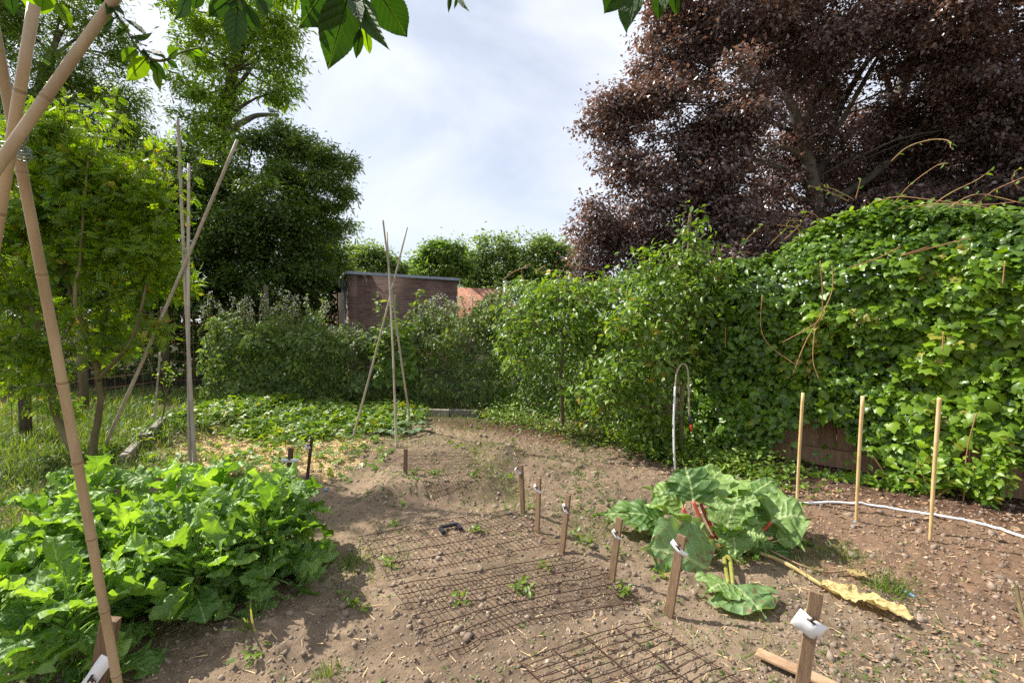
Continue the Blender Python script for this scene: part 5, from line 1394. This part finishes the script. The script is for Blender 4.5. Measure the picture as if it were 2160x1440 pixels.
# mulch chips
x, y = region(9000, -3.9, -1.3, 3.9, 5.8)
k = (.85 - np.sqrt(((x + 2.55) / 1.15) ** 2 + ((y - 4.75) / .95) ** 2) + 1.2 * (fbm(x, y, 1.1, 4, 40) + .6 * fbm(x, y, 5, 3, 41))) > .02
x, y = x[k], y[k]; z = HG(x, y) + .004
mb = MB(); scatter(mb, T_CHIP, np.stack([x, y, z], 1), rng.normal(size=(len(x), 3)) * .45 + [0, 0, 1], rng.normal(size=(len(x), 3)), rng.uniform(.012, .03, len(x)))
tag(mb.build('straw_mulch', M['chip']), 'pale yellow wood chip mulch between the strawberry plants', 'mulch', kind='stuff')
# strawberry patch
x, y = region(2600, -4.2, -1.2, 3.9, 6.9)
nn = fbm(x, y, 1.6, 3, 60)
yb_ = ss(4.9, 5.8, y + 1.1 * nn); k = rng.random(len(x)) < np.clip(yb_ + .26 * (nn > .05) + .12, 0, 1) * (1 - ss(-1.6, -1.3, x) * .7)
x, y = x[k], y[k]; z0 = HG(x, y)
hgt = rng.uniform(.03, .13, len(x)) * (.6 + .6 * yb_[k])
rep = 3
X3 = np.repeat(x, rep) + rng.normal(size=len(x) * rep) * .045; Y3 = np.repeat(y, rep) + rng.normal(size=len(x) * rep) * .045; Z3 = np.repeat(z0 + hgt, rep) + rng.normal(size=len(x) * rep) * .02
pos = np.stack([X3, Y3, np.maximum(Z3, HG(X3, Y3) + .01)], 1)
mb = MB(); scatter(mb, T_TRI, pos, rng.normal(size=pos.shape) * .4 + [0, 0, 1], rng.normal(size=pos.shape), rng.uniform(.04, .08, len(pos)))
st = np.stack([X3, Y3, HG(X3, Y3)], 1)
scatter(mb, (np.array([(-.5, 0, 0), (.5, 0, 0), (.5, 1, 0), (-.5, 1, 0)]) * [.04, 1, 1], [(0, 1, 2, 3)], []), st, rng.normal(size=st.shape) + [0, -2, 0], np.array([0, 0, 1.0]) + 0 * st, np.maximum(pos[:, 2] - st[:, 2], .01))
tag(mb.build('strawberry_patch', M['straw']), 'strawberry plants covering the back left bed', 'strawberries', kind='stuff')
# grass at left
def grass(name, lab, x, y, size, mat='grass', lean=.35):
    z = HG(x, y) - .004; pos = np.stack([x, y, z], 1)
    dr = rng.normal(size=pos.shape) * lean + [0, 0, 1]; nr = rng.normal(size=pos.shape) + [0, -.6, .1]
    mb_ = MB(); scatter(mb_, (np.array(T_BLADE[0]) * [1, 1, 1.3], T_BLADE[1], T_BLADE[2]), pos, nr, dr, size)
    return tag(mb_.build(name, M[mat]), lab, 'grass', kind='stuff')
x, y = region(30000, -7.5, -3.2, 3.0, 8.0); k = (x - .28 * (y - 4.5) < -3.78 + .1 * rng.normal(size=len(x))) & (fbm(x, y, 2, 3, 61) > -.12); x, y = x[k], y[k]
grass('long_grass', 'long sunlit grass around the shrub and the left fence', x, y, rng.uniform(.06, .20, len(x)))
x, y = region(16000, -6.0, -2.6, 2.3, 4.6); k = (x < -2.75 - .35 * (y - 2.6) + .2 * rng.normal(size=len(x)) + .25 * fbm(x, y, 2, 2, 5)); x, y = x[k], y[k]
grass('meadow_grass', 'rough grass and weeds at the left edge behind the kale', x, y, rng.uniform(.05, .16, len(x)))
x, y = region(7000, -3.6, 2.0, 5.7, 7.4); k = (fbm(x, y, 2, 3, 62) > -.02) & ((y > 6.4) | (x < -3)); x, y = x[k], y[k]
grass('edge_grass', 'short grass along the foot of the back hedge', x, y, rng.uniform(.04, .13, len(x)))
# tufts
tufts = [(1470, 1880, 1240)]
def tuft(px, py, n_, r_, h_, lab, nm='grass_tuft'):
    q = G(px, py); x = q.x + rng.normal(size=n_) * r_; y = q.y + rng.normal(size=n_) * r_
    z = HG(x, y); pos = np.stack([x, y, z], 1); off = np.stack([(x - q.x), (y - q.y), 0 * x], 1) / max(r_, .001) * .35
    mb_ = MB(); scatter(mb_, T_BLADE, pos, rng.normal(size=pos.shape) + [0, -.6, 0], off + rng.normal(size=pos.shape) * .25 + [0, 0, 1], h_ * rng.uniform(.5, 1.1, n_))
    return tag(mb_.build(nm, M['grass']), lab, 'grass tuft', 'grass tufts on bare soil')
tuft(1875, 1243, 190, .045, .085, 'round bright grass tuft right of the withered rhubarb leaf')
tuft(1780, 1170, 150, .06, .07, 'grass tuft between the rhubarb and the nearest cane')
tuft(740, 1190, 130, .06, .08, 'grass tuft at the left corner of the mesh with the handle')
tuft(690, 1425, 60, .022, .06, 'small green tuft at the bottom left of centre')
tuft(530, 1330, 14, .02, .14, 'sparse long grass under the kale front')
tuft(1230, 935, 160, .10, .11, 'grass at the foot of the first fruit tree')
tuft(1545, 945, 380, .22, .16, 'dark grass clump in the shade between the hose and the rhubarb')
gp = []
for (px, py, rx, ry, n_) in ((1030, 1005, 40, 42, 1300), (1085, 1080, 30, 30, 300), (700, 975, 55, 22, 800), (1000, 900, 60, 12, 500), (1090, 900, 80, 12, 400), (745, 1190, 40, 40, 300), (1240, 1130, 40, 28, 400), (800, 935, 80, 16, 700), (930, 930, 50, 20, 500), (1700, 1180, 55, 28, 350), (660, 1080, 50, 40, 300), (1880, 1230, 60, 25, 160), (1300, 960, 110, 18, 400), (1600, 1400, 150, 25, 160)):
    gp.append(np.stack([px + rng.normal(size=n_) * rx, py + rng.normal(size=n_) * ry], 1))
gp = np.concatenate(gp); a_ = (gp[:, 0] - W / 2) / F; b_ = (Hh / 2 - gp[:, 1]) / F
ry_, rz_ = cp + b_ * sp, -sp + b_ * cp; t_ = -CAMH / rz_; k = (rz_ < -.05) & (fbm(a_ * t_, ry_ * t_, 6, 3, 88) > -.12)
grass('path_grass', 'thin short grass along the paths between the beds', (a_ * t_)[k], (ry_ * t_)[k], rng.uniform(.025, .075, int(k.sum())), lean=.6)
# weeds
x, y = viewregion(16000, 1.5, 6.6, -2.4, 2.6)
nn = fbm(x, y, 1.3, 3, 70)
dens = .10 + .9 * ss(.02, .2, nn + .5 * ss(-.3, .3, x - .35) * (1 - ss(.6, 1.1, x)) * ss(2.7, 3.2, y) + .35 * ss(5.0, 5.8, y))
dens = dens * (.22 + .78 * ss(2.6, 3.4, y)); k = (rng.random(len(x)) < dens * .6) & ~kx(x, y); x, y = x[k], y[k]
rep = 4; X3 = np.repeat(x, rep) + rng.normal(size=len(x) * rep) * .010; Y3 = np.repeat(y, rep) + rng.normal(size=len(x) * rep) * .010
pos = np.stack([X3, Y3, HG(X3, Y3) + .004], 1)
mb = MB(); scatter(mb, (np.array(T_NARROW[0]) * [1.3, 1, 1], [], T_NARROW[2]), pos, rng.normal(size=pos.shape) * .4 + [0, 0, 1], rng.normal(size=pos.shape) + [0, 0, .5], rng.uniform(.012, .034, len(pos)) * (1 + .5 * np.repeat(ss(.2, .8, dens[k]), rep)))
tag(mb.build('seedling_weeds', M['weed']), 'tiny green weed seedlings sprouting over the soil', 'weeds', kind='stuff')
# leafy weeds
WD = [(915, 1000), (745, 1275), (720, 1260), (760, 1290), (1005, 1120), (805, 970), (870, 1000), (920, 1025), (1120, 1070), (1150, 1200), (975, 1268), (1095, 1245), (1110, 1250), (820, 1190), (950, 935), (1000, 955), (965, 945), (1240, 1150), (1215, 1130), (675, 985), (700, 975), (1000, 1005), (1500, 1050), (1700, 1150),
      (535, 1390), (1315, 1250), (1730, 1170), (1560, 1190), (1590, 1175), (1400, 1215), (1625, 1110), (1300, 1165), (830, 1110), (1070, 1010), (640, 960), (620, 935), (1010, 905), (1080, 930), (890, 890)]
pp_ = []
for (px, py) in WD:
    q = G(px, py); n_ = int(rng.integers(10, 26))
    for k in range(n_): pp_.append((q.x + rng.normal() * .022, q.y + rng.normal() * .022, q.z + .006 + .03 * rng.random()))
pos = np.array(pp_)
mb = MB(); scatter(mb, T_OV, pos, rng.normal(size=pos.shape) * .5 + [0, 0, 1], rng.normal(size=pos.shape), rng.uniform(.02, .042, len(pos)))
tag(mb.build('leafy_weeds', M['straw']), 'small leafy weeds dotted over the beds and paths', 'weeds', kind='stuff')
# weeds along the hedge foot
x = rng.random(5200); t_ = x; a = G(1010, 885); b = G(1300, 935); c = G(1440, 985); dd2 = G(1640, 1035)
def along(t):
    P_ = np.array([tuple(a), tuple(b), tuple(c), tuple(dd2)]); s_ = t * 3; i_ = np.minimum(s_.astype(int), 2); f_ = (s_ - i_)[:, None]
    return P_[i_] * (1 - f_) + P_[i_ + 1] * f_
pos = along(t_); pos[:, :2] += rng.normal(size=(len(pos), 2)) * [.14, .16] + [.1, .12]; pos[:, 2] = HG(pos[:, 0], pos[:, 1]) + np.abs(rng.normal(size=len(pos))) * .10 + .01
mb = MB(); scatter(mb, T_OV, pos, rng.normal(size=pos.shape) * .5 + [0, -.2, 1], rng.normal(size=pos.shape), rng.uniform(.025, .06, len(pos)))
tag(mb.build('hedge_foot_weeds', M['straw']), 'fresh green weeds along the foot of the hedge', 'weeds', kind='stuff')
# low creeper in front of the fence boards
fc = empty('low_creeper', HW(1850, 1030, .1), 'low creeper with paired leaves sprawling in front of the bare fence boards', 'creeper')
pos = []
for (px, py, rx, ry, n_) in ((1760, 1040, 40, 14, 60), (1850, 1015, 60, 22, 150), (1920, 1020, 40, 20, 90), (2010, 1000, 60, 26, 170), (2090, 1000, 55, 35, 170), (2110, 955, 30, 40, 120), (2090, 1045, 25, 14, 50), (1690, 1040, 30, 12, 40), (1960, 985, 60, 15, 70)):
    for _ in range(n_):
        pos.append(tuple(HW(px + rng.normal() * rx * .6, py + rng.normal() * ry * .6, .02 + .12 * rng.random())))
pos = np.array(pos); pos[:, 2] = np.maximum(pos[:, 2], .03)
mb = MB(); scatter(mb, T_OV, pos, rng.normal(size=pos.shape) * .4 + np.array([fn.x, fn.y, 1.0]), rng.normal(size=pos.shape), rng.uniform(.04, .07, len(pos))); mb.build('foliage', M['ivy_big'], fc)
mb = MB()
for tpx in ([(1870, 1050), (1865, 1000), (1840, 960)], [(2030, 1080), (2035, 1020), (2040, 950), (2060, 870)], [(1970, 1060), (1950, 1010), (1935, 970)], [(1690, 1035), (1640, 1000), (1660, 970)], [(1880, 1040), (1960, 1050), (2000, 1030)]):
    mb = MB(); mb.tube(curve3([HW(x_, y_, .10) for x_, y_ in tpx]), .0045, 5); mb.build('stem', M['tendril'], fc)
# dandelion
q = G(323, 905); mb = MB(); top = P(323, 876, q.y); mb.tube([q, top], .002, 5)
e_ = tag(mb.build('dandelion', M['weed']), 'white dandelion clock beside the thin grey cane', 'dandelion')
mb = MB(); mb.blob(top, .018, 12, .08); mb.build('seed_head', M['flower'], e_)
